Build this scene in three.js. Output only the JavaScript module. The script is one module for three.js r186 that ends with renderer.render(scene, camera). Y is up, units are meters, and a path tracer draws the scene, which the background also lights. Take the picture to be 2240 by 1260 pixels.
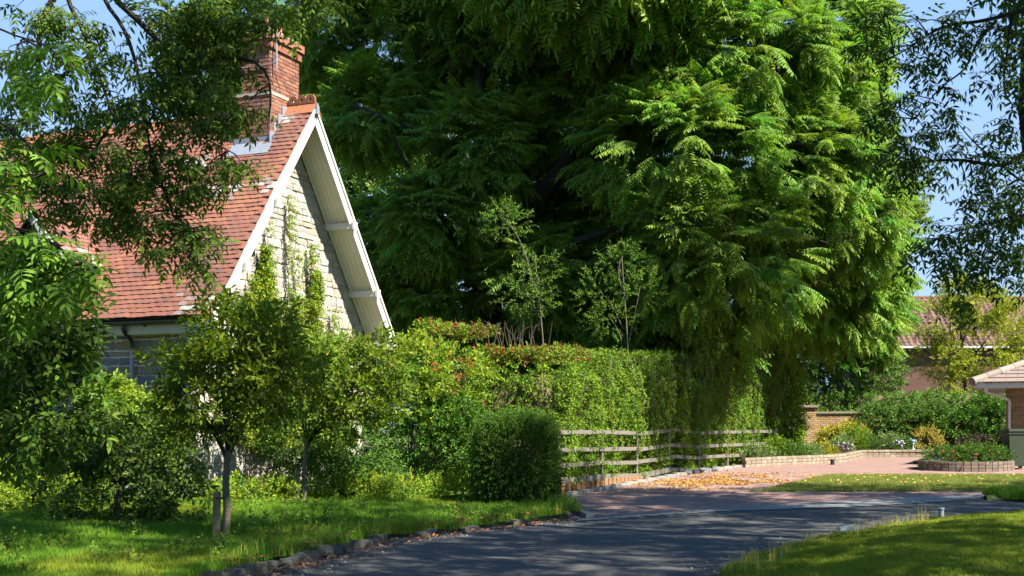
import * as THREE from 'three';
import { mergeGeometries } from 'three/addons/utils/BufferGeometryUtils.js';
import { ImprovedNoise } from 'three/addons/math/ImprovedNoise.js';

// ------------------------------------------------------------------ camera, sky, sun, exposure
const scene = new THREE.Scene();
const F = 2700, CX = 1120, HY = 935, EYE = 1.5;            // focal length and horizon in the photograph's pixels
const camera = new THREE.PerspectiveCamera(2 * Math.atan(630 / F) * 180 / Math.PI, 2240 / 1260, 0.1, 2000);
camera.setViewOffset(2240, 1260, 0, 630 - HY, 2240, 1260); // the lens is shifted up, so verticals stay vertical
camera.position.set(0, EYE, 0);
camera.lookAt(0, EYE, -10);
const renderer = new THREE.WebGLRenderer({ antialias: true });
renderer.toneMapping = THREE.LinearToneMapping;
renderer.toneMappingExposure = 3.6;
renderer.shadowMap.enabled = true;
const SUN = new THREE.Vector3(0.527, 0.766, 0.366).normalize();
{
  const W = 512, H = 256, data = new Float32Array(W * H * 4);
  for (let r = 0; r < H; r++) for (let c = 0; c < W; c++) {
    const up = ((r + 0.5) / H - 0.5) * Math.PI, a = ((c + 0.5) / W - 0.5) * 2 * Math.PI;
    const x = Math.cos(a) * Math.cos(up), y = Math.sin(up), z = Math.sin(a) * Math.cos(up);
    const cs = x * SUN.x + y * SUN.y + z * SUN.z;
    const t = Math.pow(Math.max(0, y), 0.8), o = (r * W + c) * 4;
    const glow = 0.1 * Math.pow(Math.max(0, cs), 10);
    const hz = [0.18, 0.25, 0.33], ze = [0.004, 0.085, 0.29];
    for (let k = 0; k < 3; k++) data[o + k] = (hz[k] + (ze[k] - hz[k]) * Math.min(1, t * 1.0)) + glow * [1, 0.96, 0.88][k];
    data[o + 3] = 1;
  }
  const sky = new THREE.DataTexture(data, W, H, THREE.RGBAFormat, THREE.FloatType);
  sky.mapping = THREE.EquirectangularReflectionMapping;
  sky.magFilter = THREE.LinearFilter; sky.needsUpdate = true;
  scene.background = sky; scene.environment = sky;
}
const sun = new THREE.DirectionalLight(new THREE.Color().setRGB(1, 0.93, 0.8), 5);
sun.position.copy(SUN).multiplyScalar(90).add(new THREE.Vector3(2, 0, -28));
sun.target.position.set(2, 0, -28);
sun.castShadow = true; sun.shadow.mapSize.set(4096, 4096); sun.shadow.radius = 1;
Object.assign(sun.shadow.camera, { left: -60, right: 60, top: 60, bottom: -60, near: 1, far: 220 });
scene.add(sun, sun.target);

// ------------------------------------------------------------------ helpers
let seed = 20240817;
const rnd = () => { seed = (seed + 0x6d2b79f5) | 0; let t = Math.imul(seed ^ (seed >>> 15), 1 | seed); t = (t + Math.imul(t ^ (t >>> 7), 61 | t)) ^ t; return ((t ^ (t >>> 14)) >>> 0) / 4294967296; };
const rr = (a, b) => a + (b - a) * rnd(), pick = (a) => a[Math.floor(rnd() * a.length)];
const gauss = () => (rnd() + rnd() + rnd() + rnd() - 2) * 0.87;
const perlin = new ImprovedNoise(), noise = (x, y, z = 0) => perlin.noise(x, y, z);
const V = (x, y, z) => new THREE.Vector3(x, y, z);
const smooth = (a, b, x) => THREE.MathUtils.smoothstep(x, a, b);
const G = (d) => 0.4 * smooth(23, 37, d) + 0.1 * smooth(37, 46, d);           // the ground rises gently away from the eye
const at = (px, py, d) => V((px - CX) * d / F, EYE - (py - HY) * d / F, -d);  // a pixel of the photograph at a depth
const gx = (px, d) => (px - CX) * d / F;
const names = {};
const numbered = (n) => { const k = names[n] = (names[n] ?? -1) + 1; return k ? `${n}_${String(k).padStart(3, '0')}` : n; };
function fix(o) { o.castShadow = o.receiveShadow = true; return o; }
function thing(name, label, category, pos = V(0, 0, 0), turn = 0, group) {
  const o = new THREE.Group(); o.name = numbered(name); o.position.copy(pos); o.rotation.y = turn;
  o.userData = { label, category }; if (group) o.userData.group = group;
  scene.add(o); return o;
}
function part(name, geo, m, parent, label) {
  const g = Array.isArray(geo) ? merge(geo) : geo;
  const o = fix(new THREE.Mesh(g, m)); o.name = name; if (label) o.userData.label = label;
  parent.add(o); return o;
}
function structure(name, geo, m, label, kind = 'structure') {
  const o = fix(new THREE.Mesh(Array.isArray(geo) ? merge(geo) : geo, m)); o.name = numbered(name); o.userData = { kind };
  if (label) o.userData.label = label;
  scene.add(o); return o;
}
function merge(list) {
  return mergeGeometries(list.map((g) => { const h = g.index ? g.toNonIndexed() : g; for (const k of Object.keys(h.attributes)) if (!['position', 'normal', 'uv'].includes(k)) h.deleteAttribute(k); return h; }));
}
function box(w, h, d, x = 0, y = 0, z = 0, rx = 0, ry = 0, rz = 0) {
  const g = new THREE.BoxGeometry(w, h, d);
  g.applyMatrix4(new THREE.Matrix4().makeRotationFromEuler(new THREE.Euler(rx, ry, rz)));
  return g.translate(x, y, z);
}
function chunk(j, seedless) {            // a unit block with softened, uneven corners: stones, bricks
  const g = new THREE.BoxGeometry(1, 1, 1, 3, 3, 2), p = g.attributes.position, jit = {};
  for (let i = 0; i < p.count; i++) {
    const v = V(p.getX(i), p.getY(i), p.getZ(i)), key = v.toArray().map((q) => q.toFixed(2)).join();
    const e = [v.x, v.y, v.z].filter((q) => Math.abs(q) > 0.49).length;
    const s = jit[key] ??= V(rr(-j, j), rr(-j, j), rr(-j, j));
    if (e > 1) { v.x *= 1 - j * 0.55 * (Math.abs(v.x) > 0.4); v.y *= 1 - j * 0.8 * (Math.abs(v.y) > 0.4); v.z *= 1 - j * 0.6; }
    v.add(s.clone().multiplyScalar(0.5)); p.setXYZ(i, v.x, v.y, v.z);
  }
  const q = g.index ? g : g; q.computeVertexNormals(); return q;
}
function limb(pts, r0, r1, radial = 7, segs = 0, bump = 0.06) {   // a tapered, slightly uneven tube through points
  const c = new THREE.CatmullRomCurve3(pts, false, 'centripetal'), n = segs || Math.max(4, pts.length * 4);
  const g = new THREE.TubeGeometry(c, n, 1, radial, false), p = g.attributes.position, uv = g.attributes.uv, len = c.getLength();
  for (let i = 0; i <= n; i++) {
    const o = c.getPointAt(i / n), t = i / n, r = r0 + (r1 - r0) * Math.pow(t, 0.8);
    for (let k = 0; k <= radial; k++) {
      const j = i * (radial + 1) + k, v = V(p.getX(j), p.getY(j), p.getZ(j)).sub(o);
      v.multiplyScalar(r * (1 + bump * noise(v.x * 2 + o.x, o.y * 3, v.z * 2 + o.z) * 2)).add(o);
      p.setXYZ(j, v.x, v.y, v.z); uv.setXY(j, k / radial * r0 * 6, t * len);
    }
  }
  g.computeVertexNormals(); return g;
}
function geometry(pos, idx, uvs) {
  const g = new THREE.BufferGeometry();
  g.setAttribute('position', new THREE.Float32BufferAttribute(pos, 3));
  g.setAttribute('uv', new THREE.Float32BufferAttribute(uvs ?? new Array(pos.length / 3 * 2).fill(0), 2));
  g.setIndex(idx); g.computeVertexNormals(); return g;
}
// ---- textures
function tex(size, fn, srgb, w, h) {
  const data = new Uint8Array(size * size * 4);
  for (let y = 0; y < size; y++) for (let x = 0; x < size; x++) {
    const c = fn(x / size, y / size, x, y), o = (y * size + x) * 4, v = Array.isArray(c) ? c : [c, c, c];
    for (let k = 0; k < 3; k++) data[o + k] = Math.max(0, Math.min(255, v[k] * 255));
    data[o + 3] = 255;
  }
  const t = new THREE.DataTexture(data, size, size); t.wrapS = t.wrapT = THREE.RepeatWrapping; t.magFilter = t.minFilter = THREE.LinearFilter;
  if (srgb) t.colorSpace = THREE.SRGBColorSpace;
  t.repeat.set(1 / (w ?? 1), 1 / (h ?? w ?? 1)); t.needsUpdate = true; return t;
}
const wrapN = (u, v, f, s) => {          // periodic noise, -1..1
  const a = u * Math.PI * 2, b = v * Math.PI * 2, r = f / (2 * Math.PI);
  return noise(Math.cos(a) * r + s, Math.sin(a) * r + Math.cos(b) * r * 0.7 + s * 1.7, Math.sin(b) * r + s * 0.3) * 1.3;
};
const hash = (x, y, s = 0) => { let h = Math.imul(x + 374761 * s, 668265263) ^ Math.imul(y + 1013 * s, 2246822519); h = Math.imul(h ^ (h >>> 13), 1274126177); return ((h ^ (h >>> 16)) >>> 0) / 4294967296; };
const enc = (l) => (l <= 0.0031308 ? 12.92 * l : 1.055 * Math.pow(Math.max(l, 0), 1 / 2.4) - 0.055);
const mixc = (a, b, t) => a.map((x, i) => x + (b[i] - x) * Math.max(0, Math.min(1, t)));
const C = (r, g, b) => new THREE.Color().setRGB(r, g, b);
const grainMap = (lo, hi, fine, w) => tex(256, (u, v, x, y) => { const n = 0.5 + 0.35 * wrapN(u, v, 9, 3) + 0.25 * wrapN(u, v, 28, 8) + fine * (hash(x, y, 5) - 0.5); return enc(lo + (hi - lo) * Math.max(0, Math.min(1, n))); }, true, w);
const bumpMap = tex(256, (u, v, x, y) => 0.5 + 0.25 * wrapN(u, v, 8, 11) + 0.2 * wrapN(u, v, 30, 4) + 0.2 * (hash(x, y, 9) - 0.5), false, 0.35);
const grain = grainMap(0.72, 1.1, 0.25, 0.4);
const K = 0.76;
function solid(r, g, b, rough = 0.8, o = {}) { return new THREE.MeshStandardMaterial({ color: C(r * K, g * K, b * K), roughness: rough, map: o.flat ? null : grain, bumpMap: o.flat ? null : bumpMap, bumpScale: o.bump ?? 0.004, metalness: o.metal ?? 0, side: o.side ?? THREE.FrontSide }); }
function leafMat(r, g, b, thru = 0.4, coat = 0.35) {
  return new THREE.MeshPhysicalMaterial({ color: C(r * 0.95, g * 0.97, b * 0.5), roughness: 0.9, specularIntensity: 0.35, transmission: thru, thickness: 0, ior: 1.4, clearcoat: coat * 0.5, clearcoatRoughness: 0.38, side: THREE.DoubleSide });
}
const tint = (v = 0.3, warm = 0.25) => { const k = 1 + gauss() * v, w = gauss() * warm; return C(Math.max(0.15, k * (1 + w)), Math.max(0.2, k), Math.max(0.1, k * (1 - w * 0.6))); };

const M = {
  bark: solid(0.04, 0.031, 0.023, 0.95, { bump: 0.02 }), barkPale: solid(0.15, 0.13, 0.09, 0.9, { bump: 0.012 }), twig: solid(0.10, 0.075, 0.05, 0.9, { flat: 1 }),
  white: solid(0.8, 0.79, 0.74, 0.45, { bump: 0.0008 }), cream: solid(0.98, 0.94, 0.74, 0.6, { bump: 0.001 }), mortar: solid(0.6, 0.56, 0.48, 0.95, { bump: 0.012 }),
  black: solid(0.018, 0.02, 0.024, 0.4, { bump: 0.001 }), grey: solid(0.3, 0.33, 0.38, 0.5, { bump: 0.001 }), lead: solid(0.27, 0.3, 0.36, 0.55, { bump: 0.006 }),
  glass: new THREE.MeshStandardMaterial({ color: C(0.03, 0.045, 0.07), roughness: 0.06, metalness: 0 }),
  rail: solid(0.225, 0.2, 0.17, 0.9, { bump: 0.006 }), kick: solid(0.38, 0.19, 0.08, 0.9, { bump: 0.006 }), post: solid(0.2, 0.175, 0.14, 0.9),
  coping: solid(0.32, 0.26, 0.21, 0.9, { bump: 0.006 }), soil: solid(0.07, 0.045, 0.028, 1, { bump: 0.03 }), mortarBrick: solid(0.42, 0.38, 0.31, 0.95),
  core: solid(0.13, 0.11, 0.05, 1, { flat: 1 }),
};

// ------------------------------------------------------------------ foliage kit
function leafInto(P, I, o, dir, side, up, L, W, fold = 0.18, curl = 0.15) {    // a pointed leaf, folded on its midrib, eight faces
  const b = P.length / 3, row = [[0, 0], [0.3, 0.8], [0.62, 0.9], [1, 0]];
  const put = (t, s) => { const v = o.clone().addScaledVector(dir, L * t).addScaledVector(side, W * 0.5 * s).addScaledVector(up, Math.abs(s) * W * fold - curl * L * t * t); P.push(v.x, v.y, v.z); };
  put(0, 0); put(0.3, -0.85); put(0.3, 0); put(0.3, 0.85); put(0.65, -0.8); put(0.65, 0); put(0.65, 0.8); put(1, 0);
  I.push(b, b + 2, b + 1, b, b + 3, b + 2, b + 1, b + 2, b + 5, b + 1, b + 5, b + 4, b + 2, b + 3, b + 6, b + 2, b + 6, b + 5, b + 4, b + 5, b + 7, b + 5, b + 6, b + 7);
}
function stalkInto(P, I, pts, r) {       // a thin three-sided stalk
  for (let i = 0; i < pts.length; i++) {
    const b = P.length / 3, t = 1 - 0.6 * i / (pts.length - 1);
    for (let k = 0; k < 3; k++) { const a = k * 2.094; P.push(pts[i].x, pts[i].y + Math.cos(a) * r * t, pts[i].z + Math.sin(a) * r * t); }
    if (i) for (let k = 0; k < 3; k++) { const n = (k + 1) % 3; I.push(b - 3 + k, b - 3 + n, b + k, b - 3 + n, b + n, b + k); }
  }
}
function frond(L, pairs, ll, lw, droop, hang, slant = 0.5) {     // a pinnate leaf growing along +x, up is +y
  const P = [], I = [], path = (t) => V(L * t * (1 - 0.12 * droop * t), L * (0.12 * t - droop * t * t * 0.55), L * 0.05 * Math.sin(t * 3));
  stalkInto(P, I, [0, 0.25, 0.5, 0.75, 1].map(path), L * 0.006);
  for (let i = 0; i < pairs; i++) {
    const t = 0.16 + 0.8 * i / (pairs - 1), o = path(t), tan = path(t + 0.02).sub(o).normalize(), k = ll * (0.75 + 0.45 * Math.sin(Math.PI * (0.15 + 0.8 * t)));
    for (const s of [-1, 1]) {
      const d = V(0, 0, s).multiplyScalar(0.85).addScaledVector(tan, slant + rr(-0.12, 0.12)).add(V(0, -hang + rr(-0.18, 0.18), 0)).normalize();
      const u = V(0, 1, 0).addScaledVector(d, -d.y).normalize(), sd = d.clone().cross(u).normalize();
      leafInto(P, I, o, d, sd, u, k * rr(0.88, 1.1), lw * rr(0.9, 1.1));
    }
  }
  const o = path(1), d = path(1).sub(path(0.95)).normalize();
  leafInto(P, I, o, d, V(0, 0, 1), V(0, 1, 0), ll, lw);
  return geometry(P, I);
}
function sprig(n, len, ll, lw, spread = 0.9) {      // a leafy shoot along +x
  const P = [], I = [], path = (t) => V(len * t, len * 0.1 * Math.sin(t * 3), len * 0.06 * Math.sin(t * 5));
  stalkInto(P, I, [0, 0.5, 1].map(path), len * 0.012);
  for (let i = 0; i < n; i++) {
    const t = 0.1 + 0.9 * i / Math.max(1, n - 1), o = path(t), a = i * 2.4 + rr(-0.4, 0.4);
    const d = V(0.45 + 0.5 * t, Math.cos(a) * spread, Math.sin(a) * spread).normalize();
    const u = V(-0.3, 1, 0).addScaledVector(d, -d.dot(V(-0.3, 1, 0))).normalize();
    leafInto(P, I, o, d, d.clone().cross(u).normalize(), u, ll * rr(0.75, 1.15), lw * rr(0.8, 1.15), 0.15, rr(0.05, 0.35));
  }
  return geometry(P, I);
}
const basis = (pos, dir, up, s, roll = 0) => {      // +x along dir, +y near up
  const x = dir.clone().normalize(), z = x.clone().cross(up).normalize(), y = z.clone().cross(x).normalize();
  if (roll) { const q = new THREE.Quaternion().setFromAxisAngle(x, roll); y.applyQuaternion(q); z.applyQuaternion(q); }
  const m = new THREE.Matrix4().makeBasis(x, y, z); m.scale(V(s, s, s)); m.setPosition(pos); return m;
};
const UPV = V(0, 1, 0);
function seen(p) { const d = -p.z; if (d < 1) return false; const x = p.x * F / d + CX, y = HY - (p.y - EYE) * F / d; return x > 0 && x < 2240 && y > 0 && y < 1260; }
// items: [{ m, c }] in the world. The nearest `single` of them in view become parts of their own, the rest one part.
function foliage(parent, geos, mat, items, { single = 0, name = 'leaf_spray' } = {}) {
  const back = new THREE.Matrix4().makeTranslation(parent.position.clone().negate()), q = V(0, 0, 0);
  let solo = new Set();
  if (single) {
    const near = items.map((it) => [q.setFromMatrixPosition(it.m).length() - (seen(q) ? 0 : 1e4), it]).filter((a) => a[0] > 0).sort((a, b) => a[0] - b[0]);
    solo = new Set(near.slice(0, single).map((a) => a[1]));
    const shades = [0.7, 0.9, 1.05, 1.25].map((k) => { const m = mat.clone(); m.color.multiply(C(k * rr(0.9, 1.15), k, k * rr(0.8, 1.1))); return m; });
    for (const it of solo) { const o = part(name, pick(geos), pick(shades), parent); o.applyMatrix4(back.clone().multiply(it.m)); }
  }
  const rest = geos.map(() => []);
  for (const it of items) if (!solo.has(it)) rest[Math.floor(rnd() * geos.length)].push(it);
  rest.forEach((list, k) => {
    if (!list.length) return;
    const im = fix(new THREE.InstancedMesh(geos[k], mat, list.length)); im.name = 'foliage'; im.userData.kind = 'stuff';
    list.forEach((it, i) => { im.setMatrixAt(i, back.clone().multiply(it.m)); im.setColorAt(i, it.c); });
    parent.add(im);
  });
}
// shoots through a set of lobes [x, y, depth, rx, ry, rz, weight]
function crown(lobes, n, { shell = 0.55, freq = 0.5, gap = -0.25, per = 1, s0 = 0.8, s1 = 1.2, out = 1, up = 0.25, down = 0, vary = 0.3, warm = 0.25, spread = 0.8, ymin = -9 } = {}) {
  const items = [], tot = lobes.reduce((a, l) => a + (l[6] ?? 1), 0); let guard = 0;
  while (items.length < n && guard++ < n * 8) {
    let k = rnd() * tot, L = lobes[0];
    for (const l of lobes) { k -= l[6] ?? 1; if (k <= 0) { L = l; break; } }
    const d = V(gauss(), gauss(), gauss()).normalize(), r = Math.pow(shell ** 3 + (1 - shell ** 3) * rnd(), 1 / 3) * (1 + 0.12 * noise(d.x * 3 + L[0], d.y * 3, d.z * 3));
    const p = V(L[0] + d.x * L[3] * r, L[1] + d.y * L[4] * r, -L[2] + d.z * L[5] * r);
    if (p.y < ymin || noise(p.x * freq + 7, p.y * freq * 1.4, p.z * freq) < gap + 0.1 * gauss()) continue;
    const axis = V(d.x / L[3], d.y / L[4], d.z / L[5]).normalize().multiplyScalar(out).add(V(0, up, 0)).normalize(), c = tint(vary, warm);
    for (let j = 0; j < per; j++) {
      const a = rnd() * 6.283, side = V(Math.cos(a), 0, Math.sin(a)).multiplyScalar(spread * (per > 1 ? 1 : rr(0.2, 1)));
      const dir = axis.clone().add(side).add(V(0, -down * rr(0.5, 1.3), 0)).normalize();
      items.push({ m: basis(p.clone().addScaledVector(dir, rr(0, 0.08)), dir, UPV, rr(s0, s1), per > 1 ? rr(-0.4, 0.4) : rr(-1.2, 1.2)), c: c.clone().multiply(tint(0.12, 0.1)) });
    }
  }
  return items;
}
const GEO = {
  heaven: [0, 1, 2, 3, 4].map((i) => frond(0.55 + 0.09 * i, 7 + i, 0.155 + 0.015 * (i % 3), 0.054, 0.35 + 0.2 * (i % 4), 0.3 + 0.2 * (i % 3), 0.22)),
  ash: [0, 1, 2].map((i) => frond(0.3, 4, 0.085, 0.03, 0.3 + 0.3 * i, 0.15 + 0.2 * i)),
  broad: [0, 1, 2].map((i) => sprig(6 + i, 0.2, 0.11, 0.048)),
  small: [0, 1, 2].map((i) => sprig(9 + i, 0.22, 0.062, 0.034, 1)),
  tiny: [0, 1].map((i) => sprig(14, 0.2, 0.036, 0.02, 1)),
  rough: [0, 1, 2].map((i) => sprig(14, 0.7, 0.2, 0.11, 0.9)),
};

// ------------------------------------------------------------------ ground, road, drive, lawns
function grid(xs, ds, y) {
  const P = [], U = [], I = [];
  for (const d of ds) for (const x of xs) { P.push(x, G(d) + (typeof y === 'function' ? y(x, d) : y), -d); U.push(x, d); }
  const n = xs.length;
  for (let j = 0; j + 1 < ds.length; j++) for (let i = 0; i + 1 < n; i++) { const a = j * n + i; I.push(a, a + 1, a + n + 1, a, a + n + 1, a + n); }
  return geometry(P, I, U);
}
const lerpList = (list, t) => { for (let i = 1; i < list.length; i++) if (t <= list[i][0] || i === list.length - 1) { const [a, b] = [list[i - 1], list[i]], k = (t - a[0]) / (b[0] - a[0]); return a[1] + (b[1] - a[1]) * k; } };
function ribbon(A, B, nu, nv, y, wob = 0) {        // a sheet between two polylines of [x, depth]
  const along = (L, t) => { const c = [0]; for (let i = 1; i < L.length; i++) c.push(c[i - 1] + Math.hypot(L[i][0] - L[i - 1][0], L[i][1] - L[i - 1][1])); const s = t * c.at(-1); for (let i = 1; i < L.length; i++) if (s <= c[i] + 1e-9) { const k = (s - c[i - 1]) / (c[i] - c[i - 1]); return [L[i - 1][0] + (L[i][0] - L[i - 1][0]) * k, L[i - 1][1] + (L[i][1] - L[i - 1][1]) * k]; } return L.at(-1); };
  const P = [], U = [], I = [];
  for (let j = 0; j <= nu; j++) { const a = along(A, j / nu), b = along(B, j / nu); for (let i = 0; i <= nv; i++) { const k = i / nv, w = (i === 0 || i === nv) ? wob * noise(j * 0.9, i * 3.1) : 0, x = a[0] + (b[0] - a[0]) * k + w, d = a[1] + (b[1] - a[1]) * k + w; P.push(x, G(d) + (typeof y === 'function' ? y(k, x, d) : y), -d); U.push(x, d); } }
  for (let j = 0; j < nu; j++) for (let i = 0; i < nv; i++) { const a = j * (nv + 1) + i; I.push(a, a + 1, a + nv + 2, a, a + nv + 2, a + nv + 1); }
  const g = geometry(P, I, U); 
  if (g.attributes.normal.getY(0) < 0) { const ix = g.index.array; for (let i = 0; i < ix.length; i += 3) { const t = ix[i]; ix[i] = ix[i + 1]; ix[i + 1] = t; } g.computeVertexNormals(); }
  return g;
}
const range = (a, b, s) => { const o = []; for (let x = a; x < b - 1e-6; x += s) o.push(x); o.push(b); return o; };
const earthTex = tex(512, (u, v, x, y) => { const n = 0.5 + 0.5 * wrapN(u, v, 7, 2) + 0.3 * wrapN(u, v, 24, 6) + 0.5 * (hash(x, y, 2) - 0.5); return mixc([0.05, 0.07, 0.018], [0.11, 0.09, 0.04], n).map((q) => enc(q * 0.76)); }, true, 2.6);
const turfTex = tex(512, (u, v, x, y) => { const n = 0.5 + 0.5 * wrapN(u, v, 6, 21) + 0.35 * wrapN(u, v, 22, 16) + 0.7 * (hash(x, y, 3) - 0.5); return mixc([0.03, 0.085, 0.01], [0.13, 0.15, 0.035], n).map((q) => enc(q * 0.76)); }, true, 2.2);
const roadTex = tex(1024, (u, v, x, y) => { const n = 0.5 + 0.3 * wrapN(u, v, 6, 31) + 0.2 * wrapN(u, v, 26, 36), h = hash(x, y, 4), st = h > 0.88 ? 0.5 : h < 0.2 ? -0.35 : 0; return mixc([0.03, 0.032, 0.037], [0.085, 0.081, 0.073], n + st).map((q) => enc(q * 0.76)); }, true, 2.4);
const roadBump = tex(512, (u, v, x, y) => 0.5 + 0.4 * (hash(x >> 1, y >> 1, 7) - 0.5) + 0.25 * wrapN(u, v, 20, 1), false, 1.2);
const paveTex = tex(1024, (u, v, x, y) => {     // small red paving blocks in a stretcher bond
  const gy = v * 16, row = Math.floor(gy), fx = u * 8 + (row % 2) * 0.5, col = ((Math.floor(fx) % 8) + 8) % 8, ex = Math.min(fx - Math.floor(fx), 1 - fx + Math.floor(fx)) * 0.2, ey = Math.min(gy - row, 1 - gy + row) * 0.1;
  const joint = Math.min(ex, ey) < 0.006, t = hash(col, row, 3), n = 0.15 * wrapN(u, v, 30, 3) + 0.2 * (hash(x, y, 8) - 0.5) + 0.25 * wrapN(u, v, 5, 41);
  const c = mixc([0.2, 0.1, 0.085], [0.3, 0.19, 0.16], t * 0.7 + n + 0.2); return (joint ? [0.2, 0.15, 0.12] : c).map((q) => enc(q * 0.76));
}, true, 1.6);
const paveBump = tex(512, (u, v) => { const gy = v * 16, row = Math.floor(gy), fx = u * 8 + (row % 2) * 0.5; const ex = Math.min(fx - Math.floor(fx), 1 - fx + Math.floor(fx)) * 0.2, ey = Math.min(gy - row, 1 - gy + row) * 0.1; return Math.min(1, Math.min(ex, ey) / 0.012); }, false, 1.6);
const mGround = new THREE.MeshStandardMaterial({ map: earthTex, roughness: 1, bumpMap, bumpScale: 0.03 });
const mTurf = new THREE.MeshStandardMaterial({ map: turfTex, roughness: 1, bumpMap, bumpScale: 0.03 });
const mRoad = new THREE.MeshStandardMaterial({ map: roadTex, roughness: 0.9, bumpMap: roadBump, bumpScale: 0.006 });
const mPave = new THREE.MeshStandardMaterial({ map: paveTex, roughness: 0.9, bumpMap: paveBump, bumpScale: 0.004 });
const mConcrete = new THREE.MeshStandardMaterial({ color: C(0.17, 0.17, 0.165), map: grainMap(0.7, 1.1, 0.3, 1.3), roughness: 0.9, bumpMap, bumpScale: 0.004 });
structure('ground', grid([-400, -120, -50, ...range(-30, 40, 5), 60, 140, 400], [-300, -60, -20, ...range(0, 60, 2), 90, 160, 400], -0.06), mGround);
structure('road', grid(range(-14, 44, 1), range(-12, 31, 0.5), 0), mRoad);
const EDGE = [[-12, -9], [4, -5], [10, -3.3], [12.5, -2.62], [14.2, -2.2], [16.5, -1.62], [18.8, 0.05], [20.6, 1.2], [22.5, 1.08], [26.4, 0.98]];   // depth -> x of the lawn's edge
const leftEdge = (d) => lerpList(EDGE, d);
const lawnY = (x, d) => 0.09 + 0.05 * noise(x * 0.5, d * 0.5) + 0.03 * noise(x * 1.7, d * 1.7, 4) + 0.1 * smooth(1.5, 6, leftEdge(d) - x);
{
  const A = [], B = []; for (const d of range(-12, 30, 0.5)) { A.push([-40, d]); B.push([leftEdge(Math.min(d, 26.4)) - 0.08, d]); }
  structure('lawn', ribbon(A, B, 120, 60, (k, x, d) => (k > 0.999 ? -0.03 : lawnY(x, d))), mTurf);
}
const BANK = [[-12, 4.6], [4, 2.2], [10, 1.9], [12.5, 2.1], [14, 2.7], [16.5, 4.2], [18.2, 5.5], [19.8, 6.9], [20.8, 8.6], [21.5, 12], [22.2, 20]];
const bankEdge = (d) => lerpList(BANK, d);
const bankY = (x, d) => { const e = Math.max(0, x - bankEdge(d)); return 0.035 + 0.17 * smooth(0, 2.2, e) + 0.03 * noise(x, d) + 0.02 * noise(x * 2.3, d * 2.3, 3); };
{
  const A = [], B = []; for (const d of range(-12, 22.2, 0.5)) { A.push([bankEdge(d), d]); B.push([40, d]); }
  const P = [], U = [], I = [], n = 60;
  A.forEach((a, j) => { for (let i = 0; i <= n; i++) { const x = a[0] + (40 - a[0]) * Math.pow(i / n, 2), d = a[1]; P.push(x, G(d) + (i ? bankY(x, d) : -0.02), -d); U.push(x, d); if (j && i) { const q = j * (n + 1) + i; I.push(q - n - 2, q - n - 1, q, q - n - 2, q, q - 1); } } });
  structure('grass_bank', geometry(P, I, U), mTurf, 'mown grass bank on the near side of the road');
}
const driveNear = [[0.95, 20.0], [2.2, 21], [3.7, 22.6], [6.4, 24.6], [9.9, 26.4], [16, 27.4], [36, 28]];
const driveFar = [[0.85, 26.3], [3.4, 31.2], [6.3, 36.2], [10.2, 41.5], [12, 45.4], [20, 46.5], [40, 46.5]];
structure('driveway', ribbon(driveNear, driveFar, 90, 70, 0.006), mPave);
structure('concrete_apron', ribbon([[1.0, 19.6], [2.2, 20.7], [3.7, 22.0], [6.4, 23.2], [8.6, 24.6], [10.3, 26.1]], [[1.0, 20.05], [2.2, 21.05], [3.7, 22.65], [6.4, 24.65], [9.0, 26.0], [10.4, 26.5]], 80, 4, 0.011, 0.05), mConcrete);
structure('grass_island', ribbon([[5.2, 27.05], [7, 26.95], [11, 27.1], [36, 27.4]], [[5.4, 27.3], [7.6, 30.3], [11, 30.9], [36, 31.2]], 40, 10, (k) => (k < 0.01 || k > 0.99 ? -0.03 : 0.045)), mTurf);
structure('grass_verge', ribbon([[9.6, 24.9], [12, 24.2], [36, 24.4]], [[9.7, 25.4], [12, 25.8], [36, 26.1]], 30, 6, (k) => -0.03 + 0.13 * Math.sin(Math.PI * k)), mTurf);

// grass: tufts of bent blades
function tuft(n, h, w, spread) {
  const P = [], I = [];
  for (let i = 0; i < n; i++) {
    const a = rnd() * 6.28, r = Math.sqrt(rnd()) * spread, x = Math.cos(a) * r, z = Math.sin(a) * r, t = rnd() * 6.28, l = rr(0.1, 0.6) * h, hh = h * rr(0.6, 1.15), b = P.length / 3, q = rnd() * 6.28, sx = Math.cos(q) * w, sz = Math.sin(q) * w, dx = Math.cos(t) * l, dz = Math.sin(t) * l;
    P.push(x - sx, -0.01, z - sz, x + sx, -0.01, z + sz, x - sx * 0.7 + dx * 0.35, hh * 0.6, z - sz * 0.7 + dz * 0.35, x + sx * 0.7 + dx * 0.35, hh * 0.6, z + sz * 0.7 + dz * 0.35, x + dx, hh * rr(0.75, 1), z + dz);
    I.push(b, b + 1, b + 3, b, b + 3, b + 2, b + 2, b + 3, b + 4);
  }
  return geometry(P, I);
}
const mGrass = leafMat(0.135, 0.265, 0.026, 0.42, 0.15), mStraw = leafMat(0.42, 0.36, 0.16, 0.3, 0.1);
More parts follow.
